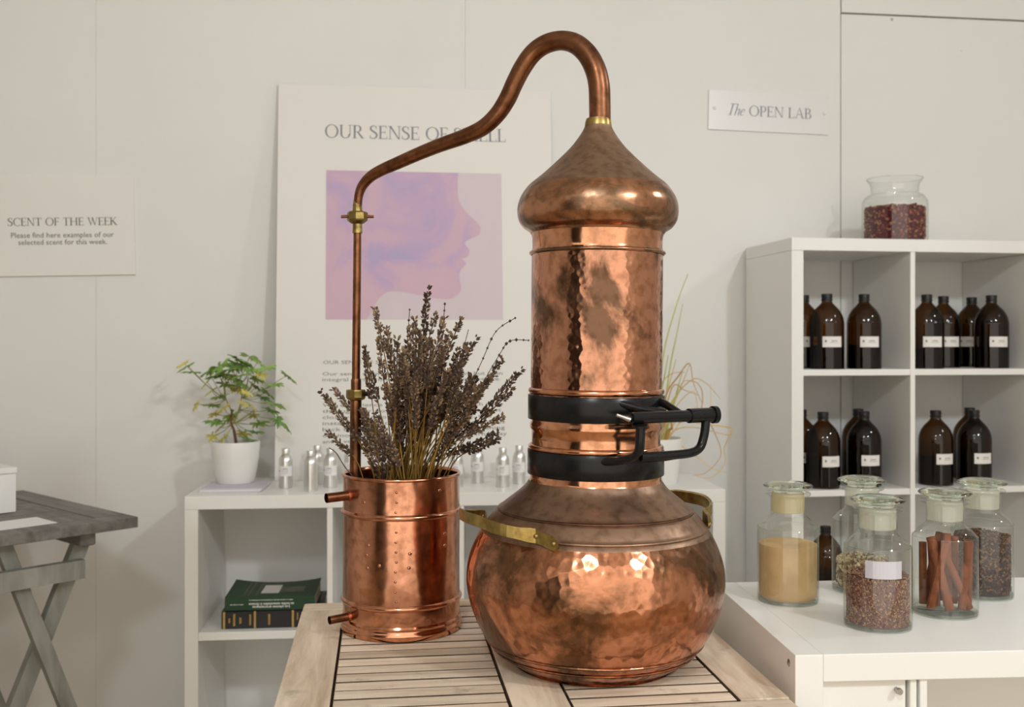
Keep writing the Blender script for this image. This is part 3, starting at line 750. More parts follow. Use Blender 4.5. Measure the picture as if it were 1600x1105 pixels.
MB().lathe(ringprof(.2395, KR - .0010, .0028, 10) + [(KR - .0036, .2405), (KR - .0036, .237)], 96).build('rim', M['bucket'], bk, 60)
MB().lathe([(0, .085), (KR - .003, .085)], 40).build('packing', M['soil'], bk)
for (z, a0, r, L) in ((.2150, 214, .0073, .036), (.0300, 214, .0062, .031)):
    a = math.radians(a0); d = Vector((math.cos(a), math.sin(a), -0.03))
    p0 = d * (KR - 0.006) + Vector((0, 0, z)); p1 = p0 + d * (L + 0.006)
    t = MB().tube([p0, p1], r, 24, caps=False).tube([p1, p0], r * 0.82, 24, caps=False)
    t.tube([p1 - d * 0.0004, p1 + d * 0.0002], r, 24, caps=False)
    spt = t.build('spout', M['pipe'], bk)
    MB().tube([d * (KR - .0005) + Vector((0, 0, z)), d * (KR + .002) + Vector((0, 0, z))], r * 1.25, 24).build('solder_ring', M['bucket'], spt)
rme = MB().lathe([(0, .0011), (.0011, .0009), (.0019, .0003), (.0021, -.0004)], 10).mesh('rivet', M['bucket'])
for k in range(14):
    a = math.radians(271 + rnd.uniform(-1, 1)); z = 0.030 + k * 0.0148
    if abs(z - .0475) < .008 or abs(z - .1835) < .008: continue
    o = put('rivet', rme, bk); d = Vector((math.cos(a), math.sin(a), 0))
    o.location = d * KR + Vector((0, 0, z)); o.rotation_euler = d.to_track_quat('Z', 'Y').to_euler()
for (adeg, z) in ((243, .142), (241, .127), (242, .108), (322, .155), (322, .137), (284, .131), (283, .110), (255, .113), (315, .222), (238, .206)):
    a = math.radians(adeg); d = Vector((math.cos(a), math.sin(a), 0))
    o = put('rivet', rme, bk); o.location = d * KR + Vector((0, 0, z)); o.rotation_euler = d.to_track_quat('Z', 'Y').to_euler(); o.scale = (1.4, 1.4, 1.0)

# lavender: flower spikes of a few shapes, each stem its own bezier
def spike_mesh(seed, L, R):
    r_ = random.Random(seed); mb = MB()
    z = 0.0
    while z < L:
        f = z / L; rr = R * (0.75 + 0.45 * math.sin(min(1, f * 1.25) * math.pi)) * (1.0 if f < 0.8 else 0.8)
        gap = r_.random() < 0.10
        for k in range(0 if gap else 6):
            az = r_.uniform(0, 2 * math.pi); ln = r_.uniform(.0055, .0085); w = r_.uniform(.0014, .0022)
            d = Vector((math.cos(az), math.sin(az), r_.uniform(0.5, 1.3))).normalized()
            p0 = Vector((math.cos(az) * rr * .25, math.sin(az) * rr * .25, z + r_.uniform(-.002, .002)))
            s_ = d.orthogonal().normalized(); t_ = d.cross(s_)
            pm = p0 + d * ln * .55
            vs = [p0, pm + s_ * w, pm + t_ * w, pm - s_ * w, pm - t_ * w, p0 + d * ln]
            mb.add(vs, [(0, 2, 1), (0, 3, 2), (0, 4, 3), (0, 1, 4), (5, 1, 2), (5, 2, 3), (5, 3, 4), (5, 4, 1)], 0 if r_.random() < .68 else 1)
        z += r_.uniform(.0034, .005)
    mb.tube([(0, 0, -0.004), (0, 0, L * .97)], 0.0009, 5)
    return mb.mesh('flower_spike', [M['lav_a'], M['lav_b']])
spikes = [(L, spike_mesh(100 + i, L, R)) for i, (L, R) in enumerate(((.060, .0060), (.075, .0066), (.085, .0062), (.050, .0056), (.068, .0070), (.092, .0066)))]
LG = 'dried lavender stems in the copper condenser pot'
def lavender(px, py, Y, ctrl=None, spike=None, label='dried grey-brown lavender stem standing in the bunch in the copper pot', curl=0.0):
    tip = P(px, py, Y)
    az = rnd.uniform(0, 2 * math.pi); rb = math.sqrt(rnd.random()) * 0.05
    p0 = Vector((KX + rb * math.cos(az), KY + rb * math.sin(az), TZ + 0.088))
    # mouth point: between base and tip, kept inside the rim
    d = tip - p0
    m = Vector((p0.x + d.x * 0.34, p0.y + d.y * 0.34, TZ + 0.24))
    off = Vector((m.x - KX, m.y - KY, 0)); lim = 0.074
    if off.length > lim: off = off.normalized() * lim; m.x, m.y = KX + off.x, KY + off.y
    # keep clear of the drop pipe
    pp = Vector((m.x - PXE, m.y - PYE, 0))
    if pp.length < 0.014: m += (pp.normalized() if pp.length > 1e-5 else Vector((1, 0, 0))) * 0.014
    mid = m.lerp(tip, 0.5) + Vector((0, 0, 0.012 + curl))
    c = spline([p0, m, mid, tip], 5)
    root = empty('lavender_stem', p0, 0, label, 'lavender', LG)
    L, me = spikes[rnd.randrange(len(spikes))] if spike is None else spikes[spike]
    # spike sits on the last stretch
    acc = 0; k = len(c) - 1
    while k > 1 and acc < L: acc += (c[k] - c[k - 1]).length; k -= 1
    base = c[k]; dirn = (tip - base).normalized()
    body = [p - p0 for p in c[:k + 1]] + [base + dirn * 0.004 - p0]
    MB().tube(body, rnd.uniform(.0008, .0012), 5, caps=False).build('stalk', M['lav_stalk'], root)
    s = put('flower_spike', me, root); s.location = base - p0
    qd = dirn.to_track_quat('Z', 'Y'); s.rotation_mode = 'QUATERNION'; s.rotation_quaternion = qd
    sc = (tip - base).length / L; s.scale = (1, 1, sc)
    return root
tips = [(668, 452, 1.60, 5), (587, 484, 1.56, 0), (604, 512, 1.60, 3), (592, 530, 1.57, 1), (640, 512, 1.60, 1), (681, 492, 1.62, 2), (693, 500, 1.56, 0), (720, 500, 1.58, 2), (743, 530, 1.60, 5),
        (702, 520, 1.53, 1), (729, 540, 1.55, 0), (784, 562, 1.60, 1), (813, 579, 1.56, 5), (800, 610, 1.54, 2), (785, 652, 1.50, 1), (770, 588, 1.55, 0), (608, 535, 1.62, 1), (632, 548, 1.52, 1), (655, 515, 1.50, 4),
        (570, 545, 1.66, 2), (572, 560, 1.52, 3), (503, 613, 1.56, 5), (523, 610, 1.63, 0), (512, 676, 1.55, 3), (757, 600, 1.52, 4), (738, 585, 1.50, 4), (648, 500, 1.66, 2), (674, 530, 1.48, 4), (620, 530, 1.55, 2)]
for i, (x, y, Y, s) in enumerate(tips):
    lab = {0: 'tallest dried lavender stem, its spike rising above the whole bunch in the copper pot', 21: 'dried lavender stem bending farthest left over the rim of the copper pot',
           12: 'dried lavender stem leaning farthest right towards the copper column'}.get(i)
    if lab: lavender(x, y, Y, spike=s, label=lab)
    else: lavender(x, y, Y, spike=s, label='dried lavender stem with its spike tip showing at the %s edge of the bunch' % ('left' if x < 600 else ('right' if x > 735 else 'upper')))
for i in range(88):
    t = rnd.random(); u = rnd.gauss(0, 0.55); u = max(-1, min(1, u))
    x = 672 + u * 105
    ytop = 520 + 95 * abs(u) ** 1.6
    y = ytop + (rnd.random() ** 0.9) * (112 - 30 * abs(u))
    side = 'left side' if x < 628 else ('right side' if x > 712 else 'middle')
    lavender(x, y, 1.614 + rnd.uniform(-.13, .08), label='dried grey-brown lavender stem in the %s of the bunch in the copper pot' % side)
def wisp(name, pts, Y, beads, mat, label, r=0.0006):
    pp = spline([P(x, y, Y) for x, y in pts], 6); o0 = pp[0].copy()
    root = empty(name, o0, 0, label, 'dried twig')
    MB().tube([p - o0 for p in pp], r, 5).build('stalk', mat, root)
    if beads:
        mb = MB()
        for k in range(len(pp) // 3, len(pp), 2):
            p = pp[k] - o0; w = rnd.uniform(.0016, .0027)
            mb.add([p + Vector(v) * w for v in ((1, 0, 0), (0, 1, 0), (-1, 0, 0), (0, -1, 0), (0, 0, 1.2), (0, 0, -1.2))], [(0, 1, 4), (1, 2, 4), (2, 3, 4), (3, 0, 4), (1, 0, 5), (2, 1, 5), (3, 2, 5), (0, 3, 5)])
        mb.build('seed_beads', M['lav_a'], root)
wisp('dried_twig', [(706, 720), (730, 620), (755, 560), (775, 518), (805, 497)], 1.58, True, M['lav_a'], 'thin beaded twig arching right above the lavender bunch')
wisp('dried_twig', [(712, 720), (745, 620), (780, 555), (797, 533), (826, 532)], 1.55, True, M['lav_a'], 'thin beaded twig with curled tip nearest the copper column')
wisp('dried_twig', [(690, 720), (688, 600), (692, 520), (695, 475)], 1.62, True, M['lav_a'], 'straight beaded twig just right of the tallest lavender spike')
wisp('dried_twig', [(700, 720), (712, 600), (732, 515)], 1.62, False, M['lav_a'], 'bare straight twig among the right side lavender stems')
wisp('dried_twig', [(638, 720), (636, 560), (640, 484)], 1.66, True, M['lav_a'], 'fine beaded twig just left of the tallest lavender spike')
wisp('dried_twig', [(552, 745), (539, 730), (525, 708), (514, 700)], 1.585, False, M['lav_a'], 'short bare twig poking left over the pot rim', 0.0009)

# ------------------------------------------------------------------ poster and signs
def frame_at(o, loc, rz, tilt=0.0, roll=0.0):
    o.rotation_mode = 'QUATERNION'
    o.location = loc
    o.rotation_quaternion = (Matrix.Rotation(rz, 3, 'Z') @ Matrix.Rotation(-tilt, 3, 'X') @ Matrix.Rotation(-roll, 3, 'Y')).to_quaternion()
PT = math.radians(5.6)
po_y = 2.965
po = empty('poster', (0, 0, 0), 0, 'large white poster with lilac face profile leaning behind the still', 'poster')
p_loc = Vector(((429 - 800) / F * po_y, po_y, LCTOP))
frame_at(po, p_loc, WA, PT)
poM = Matrix.Translation(p_loc) @ (Matrix.Rotation(WA, 3, 'Z') @ Matrix.Rotation(-PT, 3, 'X')).to_4x4()
poI = poM.inverted()
def on_poster(px, py):
    o_ = poI @ Vector((0, 0, HC)); d_ = poI.to_3x3() @ Vector(((px - 800) / F, 1.0, -(py - HY) / F))
    t = -o_.y / d_.y; p = o_ + d_ * t; return p.x, p.z
PW, PH = on_poster(866, 500)[0], on_poster(430, 130)[1]
boxpart('board', (0, PW, 0, 0.005, 0, PH), M['board'], po, 0.0006)
x0, z0 = on_poster(507, 215); x1, _ = on_poster(791, 220)
serif_text('heading', 'OUR SENSE OF SMELL', x1 - x0, M['ink_blue'], po, x0, z0)
a = on_poster(510, 266); b_ = on_poster(786, 500)
MB().add([(a[0], -.0004, a[1]), (b_[0], -.0004, a[1]), (b_[0], -.0004, b_[1]), (a[0], -.0004, b_[1])], [(0, 1, 2, 3)]).build('picture', M['lilac_print'], po)
face = [(716, 269.6), (715, 288), (716.6, 311.6), (727, 330), (737, 340), (745.5, 348), (751, 357.5), (747, 368), (732, 374.6), (726, 381), (733.7, 391.7), (730, 402), (722, 405), (728.4, 412), (719, 423.6), (718, 437),
        (720.5, 452.5), (711, 464), (695.6, 467.7), (669, 464), (635, 457), (609, 455.6), (593, 465.6), (584, 481), (572, 500.5)]
fp = [on_poster(p.x, p.y) for p in spline([(x, y, 0) for x, y in face], 4)]
fp = [(p[0], max(b_[1], min(a[1], p[1]))) for p in fp] + [(a[0], b_[1]), (a[0], a[1])]
from mathutils.geometry import tessellate_polygon
tris = tessellate_polygon([[Vector((x, z, 0)) for x, z in fp]])
MB().add([(x, -.0009, z) for x, z in fp], [tuple(t_) for t_ in tris]).build('face_profile', M['watercolour'], po)
lines = [(569, 'OUR SENSE OF SMELL', 505, 618), (587, 'Our sense of smell is more than the least, but is an', 504, 785), (596, 'integral part of the way we remember and we live.', 504, 782),
         (636, 'We experience the world around us each and', 504, 779), (645.5, 'through our nose, the sense that is the most', 504, 783), (655, 'closely linked to our memory. A scent, this', 504, 768),
         (664.5, 'instant trigger of emotions can transport us', 504, 789), (674, 'back to a time, a place or a person, cherishing', 504, 789), (683.5, 'old moments again. Scent is a most powerful way', 504, 792), (693, 'and is very much our own.', 504, 640)]
for py, tx, xa, xb in lines:
    u0, w0 = on_poster(xa, py); u1, _ = on_poster(xb, py)
    sans_text('text_line', tx, u1 - u0, M['ink'], po, u0, w0, weight=0.0, height=0.0105)
def wall_sign(label, pxl, pxr, pyt, pyb, roll, mat, thick):
    """board screwed to the wall; returns root and a pixel-to-board function"""
    pm = (pxl + pxr) / 2; uc = wall_u(pm); zc = wall_z(pm, (pyt + pyb) / 2)
    w = wall_u(pxr) - wall_u(pxl); hh = wall_z(pm, pyt) - wall_z(pm, pyb)
    r = empty('sign', (0, 0, 0), 0, label, 'sign')
    loc = Vector((uc * math.cos(WA), WY0 + uc * math.sin(WA), zc)) + Vector((math.sin(WA), -math.cos(WA), 0)) * 0.0003
    frame_at(r, loc, WA, 0, roll)
    boxpart('board', (-w / 2, w / 2, -thick, 0, -hh / 2, hh / 2), mat, r, 0.0008)
    k = w / (pxr - pxl); kz = hh / (pyb - pyt)
    return r, (lambda px, py: ((px - pm) * k, -(py - (pyt + pyb) / 2) * kz)), thick
r, fn, th = wall_sign('small white wall sign reading The OPEN LAB above the tall shelf', 1107, 1295, 145, 207, -0.020, M['sign'], 0.006)
u0, w0 = fn(1135, 183.5); u1, _ = fn(1162, 183); serif_text('lettering', 'the', u1 - u0, M['ink_blue'], r, u0, w0, -th - .0004)
u0, w0 = fn(1169, 183.5); u1, _ = fn(1268, 183); serif_text('lettering', 'OPEN LAB', u1 - u0, M['ink_blue'], r, u0, w0, -th - .0004)
for px in (1116, 1287):
    u0, w0 = fn(px, 174)
    s = MB().lathe([(0, .0045), (.003, .004), (.0055, .002), (.006, 0)], 16).build('screw_cap', M['screw'], r)
    s.rotation_euler = (math.radians(90), 0, 0); s.location = (u0, -th, w0)
r, fn, th = wall_sign('white wall sign reading SCENT OF THE WEEK at the left', -14, 212, 273, 431, 0.024, M['board'], 0.008)
u0, w0 = fn(14, 353); u1, _ = fn(185, 353); serif_text('heading', 'SCENT OF THE WEEK', u1 - u0, M['ink_dark'], r, u0, w0, -th - .0004)
u0, w0 = fn(19, 371.5); u1, _ = fn(179, 371); sans_text('text_line', 'Please find here examples of our', u1 - u0, M['ink_dark'], r, u0, w0, -th - .0004, 0.0)
u0, w0 = fn(30, 382.5); u1, _ = fn(168, 382); sans_text('text_line', 'selected scent for this week.', u1 - u0, M['ink_dark'], r, u0, w0, -th - .0004, 0.0)

# ------------------------------------------------------------------ aluminium bottles on the low unit
def curved_label(r, z0, z1, a0, a1, n=10, mat=None):
    vs = []; fs = []
    for k in range(n + 1):
        a = math.radians(a0 + (a1 - a0) * k / n)
        vs += [(r * math.cos(a), r * math.sin(a), z0), (r * math.cos(a), r * math.sin(a), z1)]
    for k in range(n): fs.append((2 * k, 2 * k + 2, 2 * k + 3, 2 * k + 1))
    return vs, fs
ab_r = 0.0186
alu_body = MB().lathe([(0, 0), (ab_r - .001, 0), (ab_r, .0012), (ab_r, .074), (ab_r - .0012, .080), (ab_r - .0045, .087), (.0115, .0915), (.0098, .0935), (.0098, .096)], 32, cap1=True).mesh('body', M['alu'], 35)
alu_cap = MB().lathe([(.0106, .0945), (.0110, .095), (.0110, .1075), (.0104, .1085), (0, .1085)], 28).mesh('cap', M['alu_cap'], 35)
vs, fs = curved_label(ab_r + .0003, .034, .062, 195, 345)
alu_lab = MB().add(vs, fs, 0, True).mesh('label', M['paper'])
mbm = MB()
for (z, a0, a1, hh) in ((.0535, 252, 292, .0016), (.0490, 240, 300, .0007), (.0445, 246, 296, .0007), (.0405, 246, 290, .0007)):
    v2, f2 = curved_label(ab_r + .0006, z, z + hh, a0, a1, 6); mbm.add(v2, f2)
v2, f2 = curved_label(ab_r + .0006, .047, .0505, 214, 224, 3); mbm.add(v2, f2)
alu_txt = mbm.mesh('print', M['ink'])
AG = 'aluminium bottles on the low white shelf'
for (px, pyb, lab, label) in (
        (446.5, 764, 1, 'silver aluminium bottle with white label, leftmost, nearest the potted geranium'), (485.5, 768.5, 0, 'plain silver aluminium bottle without label, second from the geranium'),
        (496, 757, 1, 'silver aluminium bottle standing behind the plain unlabelled one'), (516.5, 763, 1, 'silver aluminium bottle with white label just left of the copper pot'),
        (548, 757, 1, 'silver aluminium bottle mostly hidden behind the lavender pot rim'), (713.5, 761, 1, 'silver aluminium bottle peeping out right of the copper pot'),
        (746, 756, 1, 'silver aluminium bottle with label standing alone between pot and still'), (785.5, 762, 1, 'silver aluminium bottle with label in front, next to the still'), (811, 757, 1, 'silver aluminium bottle with label partly hidden by the still')):
    p = on_lc(px, py=pyb); p.y += ab_r; p.x = (px - 800) / F * p.y
    r = empty('aluminium_bottle', p, rnd.uniform(-.2, .2) - 0.05, label, 'bottle', AG)
    put('body', alu_body, r); put('cap', alu_cap, r)
    if lab: l = put('label', alu_lab, r); put('print', alu_txt, l)

# ------------------------------------------------------------------ amber bottles on the tall unit
br = 0.0492
bprof = [(0, 0), (br - .004, 0), (br - .001, .002), (br, .006), (br, .124), (br - .0005, .137), (br - .0028, .150), (br - .0080, .163), (br - .0165, .176), (br - .0265, .1865), (.0162, .194), (.0146, .199), (.0146, .206)]
amb_body = MB().lathe([(p.x, p.y) for p in spline([(a, b, 0) for a, b in bprof], 3)], 40).mesh('body', M['amber'], 50)
ri = br - .0022
def liquid_mesh(z): return MB().lathe([(0, .003), (ri - .003, .003), (ri, .007), (ri, z), (0, z)], 36).mesh('liquid', M['amber_liquid'], 40)
liq = [liquid_mesh(z) for z in (.070, .088, .060)]
amb_cap = MB().lathe([(.0152, .2), (.0162, .2005), (.0165, .2045), (.0150, .206), (.0150, .2095), (.0158, .2105), (.0158, .2195), (.0150, .2205), (0, .2205)], 32).mesh('cap', M['black_cap'], 35)
vs, fs = curved_label(br + .0004, .064, .095, 242, 310, 12)
amb_lab = MB().add(vs, fs, 0, True).mesh('label', M['label_cream'])
mbm = MB()
for (z0_, z1_, a0, a1) in ((.0785, .0845, 250, 256), (.0815, .0835, 271, 292), (.0770, .0780, 268, 296)):
    v2, f2 = curved_label(br + .0007, z0_, z1_, a0, a1, 5); mbm.add(v2, f2)
amb_txt = mbm.mesh('print', M['ink'])
BG = 'amber bottles in the tall white shelf'
def amber(px, shelf, Yoff, liqk, turn, label, has=True):
    """bottle on shelf board; Yoff = distance of its centre behind the unit's front"""
    k = (px - 800) / F
    Y = (RY - math.tan(RA) * RX + Yoff / math.cos(RA)) / (1 - math.tan(RA) * k); X = k * Y
    r = empty('amber_bottle', (X, Y, RSH[shelf]), turn, label, 'bottle', BG)
    put('body', amb_body, r); put('liquid', liq[liqk], r); put('cap', amb_cap, r)
    if has: l = put('label', amb_lab, r); put('print', amb_txt, l)
amber(1256, 0, .168, 0, 0.2, 'amber bottle on upper shelf mostly hidden behind the white side panel')
amber(1292, 0, .075, 0, -0.06, 'amber bottle on upper shelf, left one of the two in the left compartment')
amber(1350, 0, .075, 0, -0.06, 'amber bottle on upper shelf, right one of the two in the left compartment')
amber(1448, 0, .072, 2, -0.10, 'half-hidden amber bottle right beside the divider on the upper shelf')
amber(1474, 0, .172, 2, 0.0, 'set-back amber bottle second from the divider in the upper right compartment')
amber(1518, 0, .235, 0, -0.75, 'set-back amber bottle with its label turned aside in the upper right compartment')
amber(1549, 0, .090, 0, -0.04, 'amber bottle farthest right in front on the upper shelf')
amber(1252, 1, .172, 1, 0.2, 'amber bottle on second shelf hidden behind the white side panel')
amber(1286, 1, .070, 1, 0.16, 'amber bottle on second shelf, front left in the left compartment')
amber(1341, 1, .185, 1, 0.0, 'amber bottle on second shelf tucked behind the labelled one beside the divider', False)
amber(1350, 1, .078, 1, 0.02, 'labelled amber bottle on second shelf, front right in the left compartment')
amber(1462, 1, .078, 1, 0.14, 'labelled amber bottle on second shelf beside the divider in the right compartment')
amber(1515, 1, .185, 1, 0.0, 'amber bottle on second shelf tucked behind the right compartment\'s right one', False)
amber(1522, 1, .078, 1, 0.08, 'labelled amber bottle farthest right on the second shelf')
amber(1290, 2, .150, 1, 0.4, 'dark amber bottle on the low shelf seen between the sugar and chip jars', False)

# ------------------------------------------------------------------ apothecary jars
def jar_profile(r):
    return [(0, .004), (r - .010, .0035), (r - .006, 0), (r - .002, .0012), (r, .006), (r, .104), (r - .0015, .112), (r - .006, .1195), (r - .0125, .1255), (.0275, .1305), (.0262, .1345), (.0262, .158), (.0270, .1605), (.0330, .162), (.0342, .1640), (.0330, .1660), (.0262, .1672)]
JR = 0.0457
jar_body = MB().lathe([(p.x, p.y) for p in spline([(a, b, 0) for a, b in jar_profile(JR)], 3)], 48).mesh('body', M['glass'], 50)
jar_base = MB().lathe([(0, .0045), (JR - .004, .0045), (JR - .0012, .0065), (JR - .0008, .003), (JR - .004, .0012), (0, .0012)], 48).mesh('base', M['glass_thick'], 50)
stop_top = MB().lathe([(0, .1825), (.020, .1822), (.030, .1805), (.0362, .1778), (.0375, .1762), (.0362, .1745), (.026, .1728), (.0225, .1700), (.0215, .1672), (.0215, .1668), (0, .1664)], 40).mesh('stopper', M['glass_solid'], 50)
stop_in = MB().lathe([(.0235, .166), (.0248, .158), (.0242, .137), (.0225, .136), (.0, .136)], 36)
neck_frost = stop_in.mesh('ground_neck', M['frost_clear'], 50)
neck_sugar = stop_in.mesh('ground_neck', M['frost_sugar'], 50)
JG = 'glass spice jars on the white bench'
def bench_pt(px, Y): return Vector(((px - 800) / F * Y, Y, BTOP))
def jar(px, Y, label, sugar=False):
    p = bench_pt(px, Y)
    r = empty('glass_jar', p, rnd.uniform(-1, 1), label, 'jar', JG)
    put('body', jar_body, r); put('base', jar_base, r)
    s = put('stopper', stop_top, r); put('ground_neck', neck_sugar if sugar else neck_frost, s)
    return p
def grains(name, p, R, z0, z1, n, ln, wd, mats, label, cat, core, topbump=0.004):
    """packed loose pieces: a filled core with pieces lying on its side and top"""
    r_ = random.Random(sum(map(ord, name)) + n); mb = MB()
    mb.lathe([(0, z0), (R - wd * 1.3, z0), (R - wd * 1.3, z1 - .002), (0, z1 + topbump * .4)], 32, mi=core)
    area_s = 2 * math.pi * R * (z1 - z0); area_t = math.pi * R * R
    for k in range(n):
        if r_.random() < area_s / (area_s + area_t):
            az = r_.uniform(0, 2 * math.pi); c = Vector((math.cos(az) * (R - wd), math.sin(az) * (R - wd), r_.uniform(z0 + wd, z1)))
            d = Vector((-math.sin(az), math.cos(az), 0)) * r_.uniform(-1, 1) + Vector((0, 0, 1)) * r_.uniform(-1, 1)
        else:
            az = r_.uniform(0, 2 * math.pi); q_ = math.sqrt(r_.random()) * (R - wd * 1.2)
            c = Vector((math.cos(az) * q_, math.sin(az) * q_, z1 + topbump * (noise.noise((math.cos(az) * q_ * 40, math.sin(az) * q_ * 40, n)) + .3)))
            d = Vector((r_.uniform(-1, 1), r_.uniform(-1, 1), r_.uniform(-.4, .4)))
        if d.length < 1e-3: d = Vector((0, 0, 1))
        d.normalize(); s_ = d.orthogonal().normalized(); t_ = d.cross(s_)
        l = ln * r_.uniform(.7, 1.2) / 2; w = wd * r_.uniform(.7, 1.2) / 2
        mb.add([c - d * l, c + s_ * w, c + t_ * w, c - s_ * w, c - t_ * w, c + d * l], [(0, 2, 1), (0, 3, 2), (0, 4, 3), (0, 1, 4), (5, 1, 2), (5, 2, 3), (5, 3, 4), (5, 4, 1)], r_.randrange(len(mats)))
    o = mb.build(name, mats); o.location = p
    return tag(o, label, cat, None, 'stuff')
RI = JR - 0.0022
p = jar(1231, 1.573, 'stoppered glass jar of golden sugar, leftmost on the white bench', True)
prof_s = [(0, .006), (RI - .003, .006), (RI, .010), (RI, .0875), (RI - .004, .0893), (0, .0885)]
tag(MB().lathe(prof_s, 48).build('brown_sugar', M['sugar']), 'fine golden brown sugar filling the leftmost glass jar', 'sugar', None, 'stuff').location = p
p = jar(1346.5, 1.636, 'stoppered glass jar of pale chips standing behind the pinkish bud jar')
grains('bark_chips', p, RI, .006, .050, 600, .012, .0065, [M['chip%d' % i] for i in range(4)], 'pale and brown dried chips in the jar behind', 'spice', 1)
p = jar(1371.5, 1.434, 'stoppered glass jar of pinkish dried buds, nearest to the bench front')
grains('dried_buds', p, RI, .006, .072, 4800, .0042, .0022, [M['bud%d' % i] for i in range(4)], 'pinkish brown dried lavender buds in the nearest jar', 'dried flowers', 0)
cd = MB().add(*curved_label(RI - .0006, .074, .098, 228, 296, 10)).add(*curved_label(RI - .0009, .074, .098, 228, 296, 10)).build('paper_tag', M['lilac']); cd.location = p
tag(cd, 'slip of pale paper standing inside the jar of pinkish buds', 'paper')
p = jar(1476.5, 1.501, 'stoppered glass jar of cinnamon sticks on the white bench')
def stick_mesh(seed, L):
    r_ = random.Random(seed); mb = MB(); n = 22; R1 = r_.uniform(.0058, .0072); vs = []; fs = []
    for zi, z in enumerate((0, L / 2, L)):
        for inner in (0, 1):
            for k in range(n + 1):
                a = 4.6 * math.pi * (k / n) - 2.3 * math.pi; rr = R1 * (1 - .38 * abs(k / n - .5) * 2) - inner * .0011
                sg = 1 if k / n > .5 else -1
                vs.append((rr * math.cos(a) + sg * .0012 * (1 if abs(k / n - .5) > .25 else 0), rr * math.sin(a), z))
    m_ = n + 1
    for zi in range(2):
        for k in range(n):
            a0 = zi * 2 * m_; b0 = (zi + 1) * 2 * m_
            fs.append((a0 + k, a0 + k + 1, b0 + k + 1, b0 + k)); fs.append((a0 + m_ + k, b0 + m_ + k, b0 + m_ + k + 1, a0 + m_ + k + 1))
    for z_ in (0, 2):
        for k in range(n):
            a0 = z_ * 2 * m_; fs.append((a0 + k, a0 + m_ + k, a0 + m_ + k + 1, a0 + k + 1))
    return mb.add(vs, fs, 0, True).mesh('cinnamon_stick', M['cinnamon'], 50)
sticks = [(L, stick_mesh(i, L)) for i, L in enumerate((.098, .090, .105, .085))]
CG = 'cinnamon sticks in the glass jar'
for i, (b0, t0) in enumerate((((-.028, -.018), (-.010, -.026)), ((.026, -.022), (-.012, -.024)), ((-.006, -.031), (-.026, -.012)), ((.012, -.030), (.030, -.006)), ((.030, -.004), (.026, -.018)), ((-.030, .004), (-.028, .010)),
                              ((0, -.012), (.004, .004)), ((-.014, .010), (-.018, -.004)), ((.016, .008), (.020, .014)), ((.004, .028), (-.008, .024)), ((-.020, .024), (-.002, .012)), ((.024, .020), (.010, .026)), ((-.016, -.008), (-.012, .018)))):
    L, me = sticks[i % 4]
    bb = Vector((b0[0], b0[1], .012)); hz = Vector((t0[0] - b0[0], t0[1] - b0[1], 0)); d = hz + Vector((0, 0, math.sqrt(max(1e-6, L * L - hz.length_squared))))
    o = put('cinnamon_stick', me); o.location = p + bb; o.rotation_mode = 'QUATERNION'; o.rotation_quaternion = d.to_track_quat('Z', 'Y')
    tag(o, 'rolled reddish brown cinnamon stick standing in the glass jar', 'cinnamon', CG)
p = jar(1534.5, 1.607, 'stoppered glass jar of dark cloves, farthest right on the bench')
grains('dried_cloves', p, RI, .006, .094, 2600, .0062, .0034, [M['clove%d' % i] for i in range(4)], 'dark brown dried cloves in the rightmost jar', 'spice', 2)

# rosebud jar on top of the tall unit
k = (1398 - 800) / F; Yo = .135
Y = (RY - math.tan(RA) * RX + Yo / math.cos(RA)) / (1 - math.tan(RA) * k)
p = Vector((k * Y, Y, RTOP)); q2 = Y / F
vr = 49 * q2
rj = empty('glass_vase', p, 0, 'open glass jar of dried rosebuds on top of the tall shelf', 'jar')
vz = lambda py: HC - (py - HY) * q2 - RTOP
vp = [(0, .003), (vr - .004, .002), (vr - .001, .001), (vr, .006), (vr, vz(322)), (vr - .003, vz(314)), (vr - .012, vz(307)), (36 * q2, vz(303)), (35.5 * q2, vz(294)), (37 * q2, vz(288)), (41.5 * q2, vz(281.5)), (42 * q2, vz(279.5)), (40.5 * q2, vz(280))]
MB().lathe([(s.x, s.y) for s in spline([(a_, b_2, 0) for a_, b_2 in vp], 3)], 48).build('body', M['glass'], rj, 50)
MB().lathe(ringprof(vz(280), 41 * q2, .0015, 8), 48).build('rim', M['glass_thick'], rj, 60)
grains('dried_rosebuds', p, vr - .0022, .006, vz(326), 1500, .011, .0068, [M['rose%d' % i] for i in range(4)], 'dried red and tan rosebuds filling the open glass jar', 'dried flowers', 1, 0.006)

# ------------------------------------------------------------------ books in the low unit
lcm = Matrix.Translation((LCX, LCY, 0)) @ Matrix.Rotation(LCA, 4, 'Z')
lci = lcm.inverted()
def lcl(px, py, z):
    Y = (HC - z) * F / (py - HY); return lci @ Vector(((px - 800) / F * Y, Y, z))
bx = lcl(343, 988, ZSH)
k1 = 2.70 / F
BKW = 0.262; B1H = 0.0465; B2H = 0.036
bk1 = empty('book', lcm @ Vector((bx.x, 0.03, ZSH)), LCA + 0.015, 'thick black book with gold bands lying under the green book', 'book', 'books on the low white shelf')
MB().box(0, BKW, 0, .002, 0, B1H).box(0, BKW, 0, .20, 0, .0025).box(0, BKW, 0, .20, B1H - .0025, B1H).build('cover', M['book_black'], bk1)
boxpart('page_block', (.004, BKW - .004, .0025, .196, .003, B1H - .003), M['pages'], bk1, 0)
for u in (.004, .084, .183, .252):
    boxpart('gold_band', (u, u + .0055, -.0006, .001, .001, B1H - .001), M['gold'], bk1, 0)
gm = MB()
